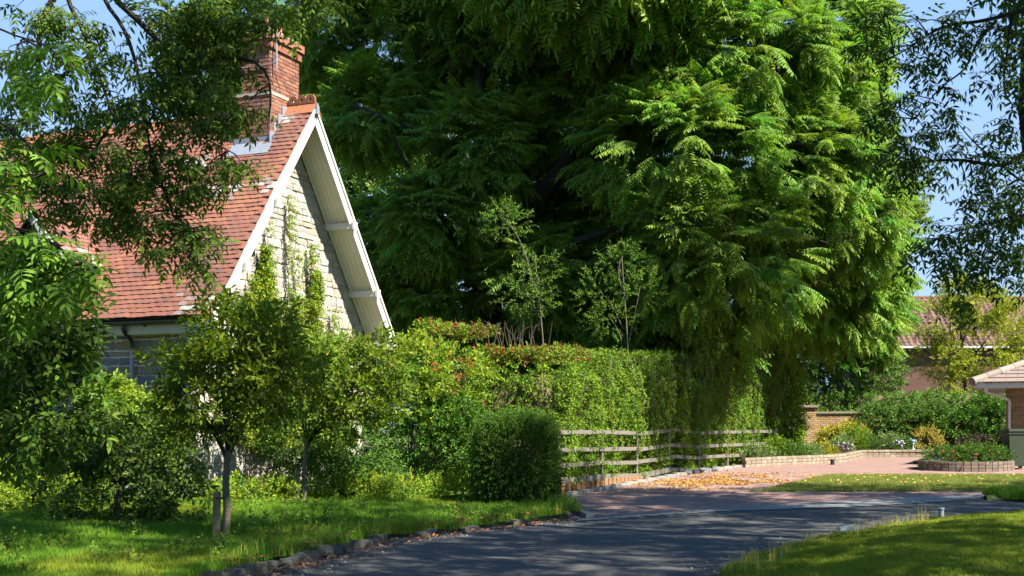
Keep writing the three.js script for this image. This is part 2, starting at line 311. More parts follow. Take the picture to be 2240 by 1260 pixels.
function scatter(name, label, category, n, place, geos, mat, yaw = true) {
  const lists = geos.map(() => []); let guard = 0, k = 0;
  while (k < n && guard++ < n * 20) { const p = place(); if (!p) continue; k++; lists[Math.floor(rnd() * geos.length)].push(p); }
  const g = new THREE.Group(); g.name = numbered(name); g.userData = { kind: 'stuff', label }; scene.add(g);
  lists.forEach((l, i) => {
    if (!l.length) return;
    const im = fix(new THREE.InstancedMesh(geos[i], mat, l.length)); im.name = name; im.userData.kind = 'stuff';
    const m = new THREE.Matrix4(), e = new THREE.Euler();
    l.forEach((p, j) => { e.set(p.rx ?? 0, rnd() * 6.28, p.rz ?? 0); m.compose(p.p, new THREE.Quaternion().setFromEuler(e), V(p.s, p.s * (p.sy ?? 1), p.s)); im.setMatrixAt(j, m); im.setColorAt(j, p.c ?? tint(0.22, 0.25)); });
    g.add(im);
  });
  return g;
}
const TUFT = [0, 1, 2].map(() => tuft(20, 0.085, 0.0035, 0.07)), LONG = [0, 1].map(() => tuft(12, 0.22, 0.004, 0.08));
const inView = (x, d, m = 0.5) => Math.abs(x) < 0.4148 * d + m;
scatter('grass', 'rough green lawn grass in front of the stone cottage', 'grass', 30000, () => {
  const d = Math.sqrt(rr(11 ** 2, 24.5 ** 2)), x = rr(-0.43 * d, leftEdge(d) - 0.12); if (!inView(x, d)) return null;
  const dry = noise(x * 0.45 + 3, d * 0.45) > 0.22;
  return { p: V(x, G(d) + lawnY(x, d), -d), s: rr(0.7, 1.25), sy: rr(0.7, 1.3) * (1 + 0.5 * noise(x * 0.8, d * 0.8)), c: dry ? C(rr(1.2, 1.9), rr(0.9, 1.2), 1.2) : tint(0.2, 0.2) };
}, TUFT, mGrass);
scatter('grass', 'mown grass on the bank beside the near side of the road', 'grass', 19000, () => {
  const d = Math.sqrt(rr(10.2 ** 2, 22 ** 2)), x = rr(bankEdge(d) + 0.02, 0.43 * d); if (!(x > bankEdge(d)) || !inView(x, d)) return null;
  return { p: V(x, G(d) + bankY(x, d), -d), s: rr(0.5, 1), sy: rr(0.4, 0.9), c: C(rr(1.1, 2.1), rr(0.85, 1.2), rr(0.8, 1.6)) };
}, TUFT, mGrass);
scatter('grass', 'sunlit strip of grass between the two arms of the red driveway', 'grass', 8000, () => {
  const d = rr(27, 31.1), x = rr(5.3, 14); if (x < 5.5 + (d - 27) * 0.6) return null;
  return { p: V(x, G(d) + 0.05, -d), s: rr(0.5, 0.95), c: C(rr(1.4, 2.4), rr(0.9, 1.3), 4) };
}, TUFT, mGrass);
scatter('grass', 'longer shaded grass on the verge where road and driveway meet', 'grass', 1800, () => {
  const d = rr(24.6, 26), x = rr(9.9, 12.5);
  return { p: V(x, G(d) + 0.06, -d), s: rr(0.7, 1.2), c: tint(0.2, 0.2) };
}, [...TUFT, ...LONG], mGrass);
// ash seed grasses and weeds along the edges
scatter('grass', 'tall pale seeding grass stems along the edge of the bank', 'grass', 150, () => {
  const d = rr(12, 19.5), x = bankEdge(d) + Math.abs(gauss()) * 0.5 + 0.05; return inView(x, d, 0) ? { p: V(x, G(d) + bankY(x, d), -d), s: rr(0.5, 0.95), sy: rr(0.8, 1.5) } : null;
}, [0, 1].map(() => tuft(5, 0.24, 0.003, 0.04)), mStraw);
scatter('grass', 'long wild grass along the lawn edge below the clipped dark shrub', 'grass', 520, () => {
  const d = rr(12.4, 23), x = leftEdge(d) - Math.abs(gauss()) * 0.45 - 0.05; return { p: V(x, G(d) + lawnY(x, d), -d), s: rr(0.5, 1.1), sy: rr(0.7, 1.3), c: rnd() < 0.3 ? C(2.6, 1.5, 3) : tint(0.3, 0.3) };
}, LONG, mGrass);

// fallen leaves
const flat = (() => { const P = [], I = []; leafInto(P, I, V(-0.03, 0.006, 0), V(1, 0.1, 0).normalize(), V(0, 0, 1), V(0, 1, 0), 0.07, 0.034, 0.2, -0.1); return [geometry(P, I)]; })();
const mDead = leafMat(0.42, 0.27, 0.16, 0.2, 0.1);
scatter('fallen_leaves', 'drift of yellow fallen leaves on the red driveway beside the fence', 'leaves', 3000, () => {
  const d = 29.8 + gauss() * 2.1, x = 5.2 + gauss() * 2.2 + (d - 29.8) * 0.5; if (d < 25 || d > 35 || x < gx(1260, d) || noise(x * 1.1, d * 0.9) < -0.15) return null;
  return { p: V(x, G(d) + 0.016, -d), s: rr(0.8, 1.5), rx: rr(-0.3, 0.3), rz: rr(-0.3, 0.3), c: pick([C(1, 1, 1), C(1.2, 1.1, 0.8), C(0.8, 0.6, 0.6), C(1, 0.75, 1)]) };
}, flat, mDead);
scatter('fallen_leaves', 'yellow fallen leaves dotted over the sunlit grass strip', 'leaves', 260, () => { const d = rr(27.3, 30.8), x = rr(6, 13); return { p: V(x, G(d) + 0.1, -d), s: rr(0.9, 1.5), rx: rr(-0.4, 0.4), c: C(1.1, 1.1, 0.8) }; }, flat, mDead);
scatter('fallen_leaves', 'brown fallen leaves gathered along the stone lawn edging', 'leaves', 420, () => { const d = rr(12, 20), x = leftEdge(d) + gauss() * 0.35 + 0.1; return { p: V(x, G(d) + (x > leftEdge(d) ? 0.012 : 0.16), -d), s: rr(0.8, 1.3), rx: rr(-0.5, 0.5), rz: rr(-0.5, 0.5), c: pick([C(0.5, 0.28, 0.5), C(0.7, 0.35, 0.6), C(0.9, 0.7, 0.9)]) }; }, flat, mDead);

scatter('road_grit', 'loose grit and small stones along the edges of the asphalt', 'grit', 1500, () => { const d = rr(11.5, 23), k = rnd() < 0.6, x = k ? leftEdge(d) + Math.abs(gauss()) * 0.6 + 0.1 : bankEdge(Math.min(d, 21)) - Math.abs(gauss()) * 0.6 - 0.03; return inView(x, d, 0.2) ? { p: V(x, G(d) + 0.004, -d), s: rr(0.3, 1.2) ** 2, c: tint(0.25, 0.1) } : null; }, [0, 1].map(() => chunk(0.25).scale(0.025, 0.016, 0.02)), solid(0.2, 0.18, 0.15, 0.95, { flat: 1 }));
scatter('lawn_weeds', 'low broad leaved weeds dotted through the cottage lawn', 'weeds', 420, () => { const d = Math.sqrt(rr(12 ** 2, 21 ** 2)), x = rr(-0.42 * d, leftEdge(d) - 0.1); if (noise(x * 0.8, d * 0.8, 6) < 0) return null; return { p: V(x, G(d) + lawnY(x, d) + 0.03, -d), s: rr(0.5, 1), rz: rr(0.6, 1.6), c: rnd() < 0.25 ? C(1.8, 1.2, 1.5) : tint(0.25, 0.2) }; }, GEO.small, leafMat(0.11, 0.2, 0.03, 0.35, 0.2));
// ------------------------------------------------------------------ stone cottage
const HT = -Math.asin(0.387), house = thing('stone_cottage', 'cream stone cottage with steep red tiled roof, white bargeboards and brick chimney', 'cottage', V(-4.49, 0, -24.84), HT);
const EV = 3.45, RG = 7.88, HW = 3.36, OV = 0.62, LEN = 12, SL = Math.hypot(RG - EV, HW);
const stoneGeo = [0, 1, 2, 3, 4, 5, 6].map(() => chunk(0.13)), brickGeo = [0, 1, 2].map(() => chunk(0.05));
const stoneMats = [[0.62, 0.58, 0.5], [0.67, 0.62, 0.54], [0.57, 0.52, 0.43], [0.67, 0.64, 0.58], [0.52, 0.49, 0.45], [0.58, 0.5, 0.4]].map((c) => solid(...c, 0.95, { bump: 0.014 }));
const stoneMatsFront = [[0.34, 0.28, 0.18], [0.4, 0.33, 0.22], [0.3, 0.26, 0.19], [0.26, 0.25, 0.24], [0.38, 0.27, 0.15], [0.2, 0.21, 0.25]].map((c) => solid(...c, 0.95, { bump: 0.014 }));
function laid(parent, geos, mats, cells, limit, name, axis) {     // cells: [u, y, w, h, proud]; axis maps (u, y, out) to the parent's space
  const rest = [], lim = cells.slice(0, limit), more = cells.slice(limit);
  const place = (c) => new THREE.Matrix4().makeBasis(axis.u, axis.y ?? UPV, axis.n).setPosition(axis.o.clone().addScaledVector(axis.u, c[0]).addScaledVector(axis.y ?? UPV, c[1]).addScaledVector(axis.n, c[4] - 0.06)).scale(V(c[2], c[3], 0.12));
  for (const c of lim) part(name, pick(geos), c[5] ?? pick(mats), parent).applyMatrix4(place(c));
  mats.forEach((m) => { const l = more.filter((c) => (c[6] ??= pick(mats)) === m); if (!l.length) return; const im = fix(new THREE.InstancedMesh(pick(geos), m, l.length)); im.name = name; im.userData.kind = 'stuff'; l.forEach((c, i) => im.setMatrixAt(i, place(c))); parent.add(im); });
}
function rubble(u0, u1, y0, y1, inside, h0 = 0.09, h1 = 0.21, w0 = 0.13, w1 = 0.5) {
  const out = []; let y = y0;
  while (y < y1) {
    const h = rr(h0, h1); let u = u0 - rr(0, 0.2);
    while (u < u1) { const w = rr(w0, w1) * (h > 0.15 ? 1 : 0.85); const c = [u + w / 2, y + h / 2, w - 0.008, h - 0.008, rr(0.0, 0.024)]; if (inside(c)) out.push(c); u += w; }
    y += h;
  }
  return out;
}
{
  const s = new THREE.Shape([[-3, 0], [3, 0], [3, EV + 0.3], [0, RG - 0.32], [-3, EV + 0.3]].map((p) => new THREE.Vector2(...p)));
  const g = new THREE.ExtrudeGeometry(s, { depth: 0.4, bevelEnabled: false }); g.rotateY(Math.PI / 2).translate(-0.4, 0, 0);   // shape x -> -z
  const gable = part('gable_wall', g, M.mortar, house);
  const slopeAt = (u) => RG - 0.2 - Math.abs(u) * (RG - EV) / HW;
  const cells = rubble(-3, 3, 0, RG, (c) => c[1] + c[3] / 2 < slopeAt(Math.abs(c[0]) + c[2] * 0.35) && Math.abs(c[0]) + c[2] / 2 < 3.02).sort((a, b) => b[1] - a[1]);
  laid(gable, stoneGeo, stoneMats, cells, 300, 'stone', { u: V(0, 0, -1), n: V(1, 0, 0), o: V(0.008, 0, 0) });
  const back = part('end_wall', g.clone(), M.mortar, house); back.position.x = -LEN + 0.4;
  const front = part('front_wall', box(LEN - 0.81, EV - 0.02, 0.38, -0.41 - (LEN - 0.81) / 2, (EV - 0.02) / 2, 2.81), M.mortar, house);
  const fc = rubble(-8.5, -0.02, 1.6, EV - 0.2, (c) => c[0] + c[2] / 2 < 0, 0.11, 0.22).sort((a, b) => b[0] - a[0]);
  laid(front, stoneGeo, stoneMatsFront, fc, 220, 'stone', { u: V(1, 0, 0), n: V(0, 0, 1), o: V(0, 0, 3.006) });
  part('rear_wall', box(LEN - 0.81, EV - 0.02, 0.38, -0.41 - (LEN - 0.81) / 2, (EV - 0.02) / 2, -2.81), M.mortar, house);
}
const SA = Math.atan2(RG - EV, HW), uF = V(0, Math.sin(SA), -Math.cos(SA)), nF = V(0, Math.cos(SA), Math.sin(SA)), uR = V(0, Math.sin(SA), Math.cos(SA)), nR = V(0, Math.cos(SA), -Math.sin(SA));
const tileMats = [[0.27, 0.1, 0.062], [0.31, 0.12, 0.072], [0.22, 0.085, 0.06], [0.25, 0.11, 0.076], [0.165, 0.09, 0.072], [0.35, 0.145, 0.072], [0.28, 0.21, 0.18], [0.4, 0.37, 0.34]].map((c) => solid(...c, 0.9, { bump: 0.006 }));
const tileGeo = [0, 1, 2].map(() => { const g = new THREE.BoxGeometry(0.162, 0.017, 0.2, 2, 1, 1), p = g.attributes.position, j = {}; for (let i = 0; i < p.count; i++) { const k = [p.getX(i), p.getY(i), p.getZ(i)].map((q) => q.toFixed(3)).join(); j[k] ??= [rr(-0.002, 0.002), rr(-0.002, 0.002), rr(-0.003, 0.003)]; p.setXYZ(i, p.getX(i) + j[k][0], p.getY(i) + j[k][1] + (Math.abs(p.getX(i)) < 0.01 ? 0.004 : 0), p.getZ(i) + j[k][2]); } g.computeVertexNormals(); return g; });
function tileSlope(parent, o, along, u, n, w, h, gauge, keep, limit, sortBy, colour) {
  const list = [], dirX = along;
  for (let k = 0; k * gauge < h; k++) for (let i = -1; i * 0.165 < w; i++) {
    const x = i * 0.165 + (k % 2) * 0.0825 + 0.08, s = k * gauge; if (x < 0.05 || x > w - 0.03 || !keep(x, s)) continue;
    const sag = 0.05 * noise(x * 0.5, s * 0.7, 5) + 0.018 * noise(x * 2.2, s * 0.5, 9);
    const p = o.clone().addScaledVector(dirX, x).addScaledVector(u, s + 0.1 + rr(-0.004, 0.004)).addScaledVector(n, 0.03 + sag + rr(0, 0.004));
    const t = n.clone().addScaledVector(u, 0.11 + rr(-0.015, 0.015)).normalize(), z = u.clone().negate().addScaledVector(t, u.dot(t)).normalize(), xx = t.clone().cross(z).normalize();
    const m = new THREE.Matrix4().makeBasis(xx, t, z).multiply(new THREE.Matrix4().makeRotationY(rr(-0.02, 0.02))).setPosition(p);
    list.push({ m, mat: colour(x, s), key: sortBy(x, s) });
  }
  list.sort((a, b) => a.key - b.key);
  for (const t of list.slice(0, limit)) part('tile', pick(tileGeo), t.mat, parent).applyMatrix4(t.m);
  for (const m of tileMats) { const l = list.slice(limit).filter((t) => t.mat === m); if (!l.length) continue; const im = fix(new THREE.InstancedMesh(pick(tileGeo), m, l.length)); im.name = 'tile'; im.userData.kind = 'stuff'; l.forEach((t, i) => im.setMatrixAt(i, t.m)); parent.add(im); }
}
const tileColour = (x, s) => {
  const li = noise(x * 0.9 + 2, s * 1.1 + 5, 1) + 0.35 * noise(x * 4, s * 4, 8);
  if (x < 2.6 && li > 0.3 && rnd() < 0.7) return rnd() < 0.5 ? tileMats[7] : tileMats[6];
  const n = noise(x * 0.8, s * 0.9, 3) + gauss() * 0.45; return n > 0.45 ? tileMats[5] : n > 0.15 ? tileMats[1] : n > -0.15 ? tileMats[0] : n > -0.4 ? tileMats[3] : n > -0.62 ? tileMats[2] : tileMats[4];
};
const DX = -3.45, DR = 5.55, DE = 4.6, DH = 0.85, DF = 3.2;    // dormer: ridge x, ridge and eave heights, half width, front
const slopeZ = (y) => HW * (RG - y) / (RG - EV);
{
  const mk = (u, n, z, name) => { const g = new THREE.BoxGeometry(LEN + OV - 0.06, 0.05, SL - 0.02); const m = new THREE.Matrix4().makeBasis(V(1, 0, 0), n, u.clone().negate().multiplyScalar(z)); g.applyMatrix4(m); const c = V(0, EV, z * HW).addScaledVector(u, SL / 2).addScaledVector(n, -0.035); g.translate((OV - LEN) / 2 + 0.0, c.y, c.z); return part(name, g, M.soil, house); };
  const fr = mk(uF, nF, 1, 'front_roof_slope'), rear = mk(uR, nR, -1, 'rear_roof_slope');
  const inDormer = (x, s) => { const y = EV + (s + 0.07) * Math.sin(SA), lx = OV - x; return y < DR && Math.abs(lx - DX) < DH * Math.min(1, (DR - y) / (DR - DE)) - 0.02 && y > 3.9 ? true : false; };
  tileSlope(fr, V(OV, EV, HW), V(-1, 0, 0), uF, nF, 10.5, SL - 0.12, 0.113, (x, s) => !inDormer(x, s), 300, (x, s) => x + (s > 1.6 ? 3 : 0) + s * 0.3, tileColour);
  tileSlope(rear, V(OV, EV, -HW), V(-1, 0, 0), uR, nR, 0.62, SL - 0.12, 0.113, () => true, 300, (x, s) => x, tileColour);
}
// ridge: plain saddle tiles, then three pierced cresting tiles near the gable
{
  const ridgeMat = solid(0.36, 0.13, 0.055, 0.85, { bump: 0.004 });
  const saddle = (len) => { const s = new THREE.Shape([[-0.17, -0.2], [0, 0.02], [0.17, -0.2], [0.185, -0.185], [0, 0.055], [-0.185, -0.185]].map((p) => new THREE.Vector2(...p))); const g = new THREE.ExtrudeGeometry(s, { depth: len, bevelEnabled: false }); return g.rotateY(-Math.PI / 2); };
  const sg = saddle(0.43);
  for (let i = 0; i < 26; i++) { const x = OV + 0.03 - i * 0.45; if (i === 2 || i === 3) { if (i === 3) continue; } const o = part('ridge_tile', sg, ridgeMat, house); o.position.set(x, RG + 0.045 + rr(-0.008, 0.008), 0); o.rotation.z = rr(-0.01, 0.01); }
  const cs = new THREE.Shape(); cs.moveTo(0, 0); cs.lineTo(0, 0.06); cs.absarc(0.1, 0.075, 0.1, Math.PI, 0, true); cs.lineTo(0.2, 0); cs.closePath();
  const hole = new THREE.Path(); hole.absarc(0.1, 0.07, 0.035, 0, Math.PI * 2, false); cs.holes.push(hole);
  const cg = new THREE.ExtrudeGeometry(cs, { depth: 0.045, bevelEnabled: true, bevelSize: 0.006, bevelThickness: 0.006, bevelSegments: 1, curveSegments: 8 });
  for (let i = 0; i < 3; i++) { const o = part('cresting', cg, solid(0.27, 0.1, 0.05, 0.85), house); o.position.set(OV - 0.2 - i * 0.205, RG + 0.09, -0.022); }
}
// bargeboards, soffit, brackets
{
  const board = (z, x, w, h, off, m, name, len = SL + 0.02, nOff = 0) => {
    const u = z > 0 ? uF : uR, n = z > 0 ? nF : nR, g = new THREE.BoxGeometry(w, h, len);
    g.applyMatrix4(new THREE.Matrix4().makeBasis(V(1, 0, 0), n, u.clone().negate().multiplyScalar(z > 0 ? 1 : -1)));
    const c = V(0, EV, z * HW).addScaledVector(u, SL / 2).addScaledVector(n, off); g.translate(x, c.y, c.z); return part(name, g, m, house);
  };
  for (const z of [1, -1]) {
    board(z, OV - 0.02, 0.04, 0.2, -0.105, M.white, 'bargeboard', SL + 0.02 + (z > 0 ? 0 : 0));
    board(z, OV + 0.012, 0.03, 0.05, -0.015, M.white, 'verge_moulding', SL);
    for (let k = 0; k < 5; k++) { const w = 0.105; board(z, 0.06 + w * k + w / 2, w - 0.006, 0.02, -0.085 - 0.001 * (k % 2), M.cream, 'soffit_board', SL - 0.1); }
    board(z, 0.045, 0.03, 0.1, -0.13, M.cream, 'wall_trim', SL - 0.3);
  }
  for (const [z, y] of [[-1.42, 0], [-2.42, 0], [1.42, 0], [2.42, 0]]) {
    const yy = RG - Math.abs(z) * (RG - EV) / HW - 0.28;
    part('bracket', [box(OV + 0.1, 0.13, 0.12, OV / 2 + 0.02, yy, z), box(0.05, 0.16, 0.15, OV + 0.075, yy, z)], M.white, house);
  }
  part('bracket', [box(OV + 0.02, 0.16, 0.42, OV / 2 + 0.03, EV - 0.14, -HW + 0.23)], M.white, house, 'white boxed eaves end at the foot of the far bargeboard');
  part('bracket', [box(OV - 0.03, 0.2, 0.34, OV / 2 + 0.02, EV - 0.17, HW - 0.2)], M.white, house, 'white boxed eaves end at the foot of the near bargeboard');
  part('finial_cap', [box(0.09, 0.16, 0.1, OV + 0.02, RG - 0.06, 0, Math.PI / 4 * 0), box(0.06, 0.06, 0.06, OV + 0.03, RG + 0.04, 0)], M.lead, house);
}
// eaves: fascia, gutter, downpipe
{
  part('fascia', box(LEN, 0.2, 0.03, -LEN / 2 - 0.02, EV - 0.17, HW - 0.1), solid(0.5, 0.48, 0.34, 0.6, { bump: 0.001 }), house);
  part('eaves_soffit', box(LEN, 0.02, 0.25, -LEN / 2 - 0.02, EV - 0.262, HW - 0.235), M.cream, house);
  const gs = new THREE.Shape(); gs.absarc(0, 0, 0.065, Math.PI, 2 * Math.PI, false); gs.absarc(0, 0, 0.055, 2 * Math.PI, Math.PI, true);
  const gg = new THREE.ExtrudeGeometry(gs, { depth: LEN + 0.1, bevelEnabled: false, curveSegments: 8 }); gg.rotateY(Math.PI / 2).translate(-LEN, EV - 0.05, HW + 0.0);
  part('gutter', gg, M.black, house);
  part('downpipe', limb([V(-1.34, EV - 0.1, HW - 0.02), V(-1.34, EV - 0.2, HW - 0.03), V(-1.34, EV - 0.38, 3.12), V(-1.34, EV - 0.5, 3.1)], 0.04, 0.04, 8, 12, 0), M.black, house);
  part('downpipe', new THREE.CylinderGeometry(0.038, 0.038, EV - 0.55, 10).translate(-1.34, (EV - 0.55) / 2, 3.1), M.grey, house, 'grey lower length of the downpipe');
  for (let i = 0; i < 3; i++) part('gutter_bracket', box(0.03, 0.08, 0.05, -0.9 - i * 1.0, EV - 0.1, HW - 0.06), M.black, house);
}
// dormer: two little tiled slopes, cheeks, bargeboards and a casement window
{
  const dm = new THREE.Group(); dm.name = 'dormer'; house.add(dm);
  const len = DF + 0.15, ds = Math.hypot(DR - DE, DH), da = Math.atan2(DR - DE, DH);
  for (const s of [1, -1]) {
    const u = V(-s * Math.cos(da), Math.sin(da), 0), n = V(s * Math.sin(da), Math.cos(da), 0), o = V(DX + s * (DH + 0.08), DE - 0.08 * Math.tan(da), DF + 0.15);
    const keep = (x, q) => { const y = o.y + (q + 0.05) * Math.sin(da), z = o.z - x; return z > slopeZ(y) - 0.1; };
    const g = new THREE.Group();
    const slab = (() => { const y0 = o.y, P = [], I = []; const a = o.clone(), b = V(o.x, o.y, slopeZ(o.y)), c = V(DX, DR, slopeZ(DR)), d = V(DX, DR, o.z); for (const v of [a, b, c, d]) P.push(v.x, v.y, v.z); for (const v of [a, b, c, d]) { const w = v.clone().addScaledVector(n, -0.04); P.push(w.x, w.y, w.z); } I.push(0, 1, 2, 0, 2, 3, 4, 6, 5, 4, 7, 6, 0, 4, 5, 0, 5, 1, 0, 3, 7, 0, 7, 4); const q = geometry(P, I); return q.toNonIndexed(); })(); slab.computeVertexNormals();
    part('dormer_slope', slab, M.soil, dm);
    tileSlope(dm, o, V(0, 0, -1), u, n, len - slopeZ(DR) + 0.2, ds + 0.03, 0.113, keep, s > 0 ? 140 : 0, (x, q) => x, tileColour);
    const bl = ds + 0.16, bg = new THREE.BoxGeometry(0.14, bl, 0.03); bg.applyMatrix4(new THREE.Matrix4().makeBasis(n, u, V(0, 0, 1).multiplyScalar(1))); const c = o.clone().addScaledVector(u, bl / 2).addScaledVector(n, -0.1); bg.translate(c.x, c.y, DF + 0.165); part('bargeboard', bg, M.white, dm);
    part('fascia', box(0.03, 0.12, DF - slopeZ(DE) + 0.12, DX + s * (DH + 0.03), DE - 0.07, (DF + slopeZ(DE)) / 2 + 0.06), M.white, dm);
    const ck = new THREE.Shape([[slopeZ(DE), DE], [DF, DE], [DF, slopeZ(0) && RG - DF * (RG - EV) / HW]].map((p) => new THREE.Vector2(...p))); const cgx = new THREE.ExtrudeGeometry(ck, { depth: 0.06, bevelEnabled: false }); cgx.applyMatrix4(new THREE.Matrix4().makeBasis(V(0, 0, 1), V(0, 1, 0), V(1, 0, 0))); cgx.translate(DX + s * DH - 0.03, 0, 0); part('cheek', cgx, solid(0.5, 0.2, 0.1, 0.9), dm);
  }
  const fs = new THREE.Shape([[-DH, DE], [DH, DE], [0, DR - 0.06]].map((p) => new THREE.Vector2(...p))); part('dormer_gable', new THREE.ExtrudeGeometry(fs, { depth: 0.06, bevelEnabled: false }).translate(DX, 0, DF - 0.06), M.cream, dm);
  const win = new THREE.Group(); win.name = 'window'; house.add(win);
  const wx = DX, y0 = 3.62, y1 = DE - 0.02, fr = [];
  for (const x of [-0.82, -0.28, 0.28, 0.82]) fr.push(box(0.07, y1 - y0, 0.07, wx + x, (y0 + y1) / 2, DF - 0.03));
  for (const y of [y0, y1 - 0.04]) fr.push(box(1.7, 0.07, 0.066, wx, y, DF - 0.03)); fr.push(box(1.64, 0.03, 0.05, wx, y0 + 0.62, DF - 0.03));
  part('frame', fr, M.white, win); for (const x of [-0.55, 0, 0.55]) part('pane', box(0.5, y1 - y0 - 0.06, 0.012, wx + x, (y0 + y1) / 2, DF - 0.04), M.glass, win);
  part('sill', box(1.84, 0.05, 0.16, wx, y0 - 0.06, DF), M.white, win);
}
// chimney stack
{
  const ch = new THREE.Group(); ch.name = 'chimney'; house.add(ch);
  const bm = [[0.33, 0.12, 0.07], [0.38, 0.16, 0.095], [0.28, 0.1, 0.065], [0.36, 0.19, 0.12], [0.24, 0.1, 0.075]].map((c) => solid(...c, 0.9, { bump: 0.006 }));
  const x1 = -0.1, W = 0.65, D = 1.04, top = 9.33, mid = RG + 0.22;
  part('core', [box(W - 0.02, top - mid, D - 0.02, x1 - W / 2, (top + mid) / 2, 0), box(W + 0.13, mid - 6.5, D + 0.13, x1 - W / 2, (mid + 6.5) / 2, 0)], M.mortarBrick, ch);
  const layer = (w, d, y, odd, cx) => {       // one course of bricks round the stack
    const run = (len, ax, sgn) => { const cells = []; let u = -len / 2, k = 0; while (u < len / 2 - 0.02) { let l = (k++ === 0 && odd) ? 0.1125 : 0.225; l = Math.min(l, len / 2 - u); cells.push([u + l / 2, y + 0.0375, l - 0.01, 0.065, 0.004 + rr(0, 0.004)]); u += l; } laid(ch, brickGeo, bm, cells, 99, 'brick', ax); };
    run(d, { u: V(0, 0, -1), n: V(1, 0, 0), o: V(cx + w / 2 + 0.004, 0, 0) }); run(w, { u: V(1, 0, 0), n: V(0, 0, 1), o: V(cx, 0, d / 2 + 0.004) });
  };
  let k = 0; const cx = x1 - W / 2;
  for (let y = 6.95; y < mid - 0.03; y += 0.075) layer(W + 0.13, D + 0.13, y, k++ % 2, cx);
  part('offset_course', box(W + 0.17, 0.06, D + 0.17, cx, mid + 0.0, 0), solid(0.5, 0.44, 0.36, 0.9), ch);
  for (let y = mid + 0.035; y < 9.01; y += 0.075) layer(W, D, y, k++ % 2, cx);
  let cap = 0; for (const [y, h, o] of [[9.01, 0.16, 0.09], [9.18, 0.15, 0.17]]) { part('corbel_course', box(W + o, h, D + o, cx, y + h / 2, 0), bm[cap++], ch); }
  part('flaunching', box(W - 0.02, 0.08, D - 0.02, cx, top + 0.04, 0), M.mortar, ch);
  const pot = new THREE.LatheGeometry([[0.0, 0], [0.13, 0], [0.125, 0.04], [0.1, 0.25], [0.105, 0.3], [0.13, 0.32], [0.13, 0.36], [0.09, 0.36], [0.085, 0.05]].map((p) => new THREE.Vector2(...p)), 14);
  for (const z of [-0.26, 0.26]) { const o = part('chimney_pot', pot, solid(0.5, 0.2, 0.1, 0.8), ch); o.position.set(cx, top + 0.06, z); }
  const ly = (z) => RG - Math.abs(z) * (RG - EV) / HW;
  part('lead_flashing', [box(W + 0.3, 0.012, 0.34, cx, ly(0.72) + 0.06, 0.74, SA), box(W + 0.3, 0.16, 0.014, cx, ly(0.59) + 0.06, 0.6)], M.lead, ch, 'sheet of lead across the foot of the stack');
  for (let i = 0; i < 4; i++) part('lead_flashing', box(0.016, 0.24, 0.17, cx + W / 2 + 0.085, ly(0.13 + i * 0.15) + 0.1, 0.13 + i * 0.15), M.lead, ch);
  const mast = part('aerial_mast', [new THREE.CylinderGeometry(0.018, 0.018, 0.75, 8).translate(cx + W / 2 + 0.12, 8.95, D / 2 - 0.05), box(0.14, 0.03, 0.03, cx + W / 2 + 0.06, 8.72, D / 2 - 0.05), box(0.14, 0.03, 0.03, cx + W / 2 + 0.06, 8.82, D / 2 - 0.05)], M.grey, ch);
  part('wire', limb([V(cx + W / 2 + 0.02, 8.68, D / 2 + 0.03), V(cx, 8.66, D / 2 + 0.03), V(cx - W / 2, 8.67, D / 2 + 0.03)], 0.007, 0.007, 4, 8, 0), M.grey, ch);
  part('wire', limb([V(cx + W / 2 + 0.02, 8.6, D / 2 - 0.1), V(cx + W / 2 + 0.02, 8.3, D / 2 - 0.3), V(cx + W / 2 + 0.03, 8.0, 0.1)], 0.006, 0.006, 4, 8, 0), M.grey, ch);
}
const hp = (x, y, z) => house.localToWorld(V(x, y, z)); house.updateMatrixWorld(true);

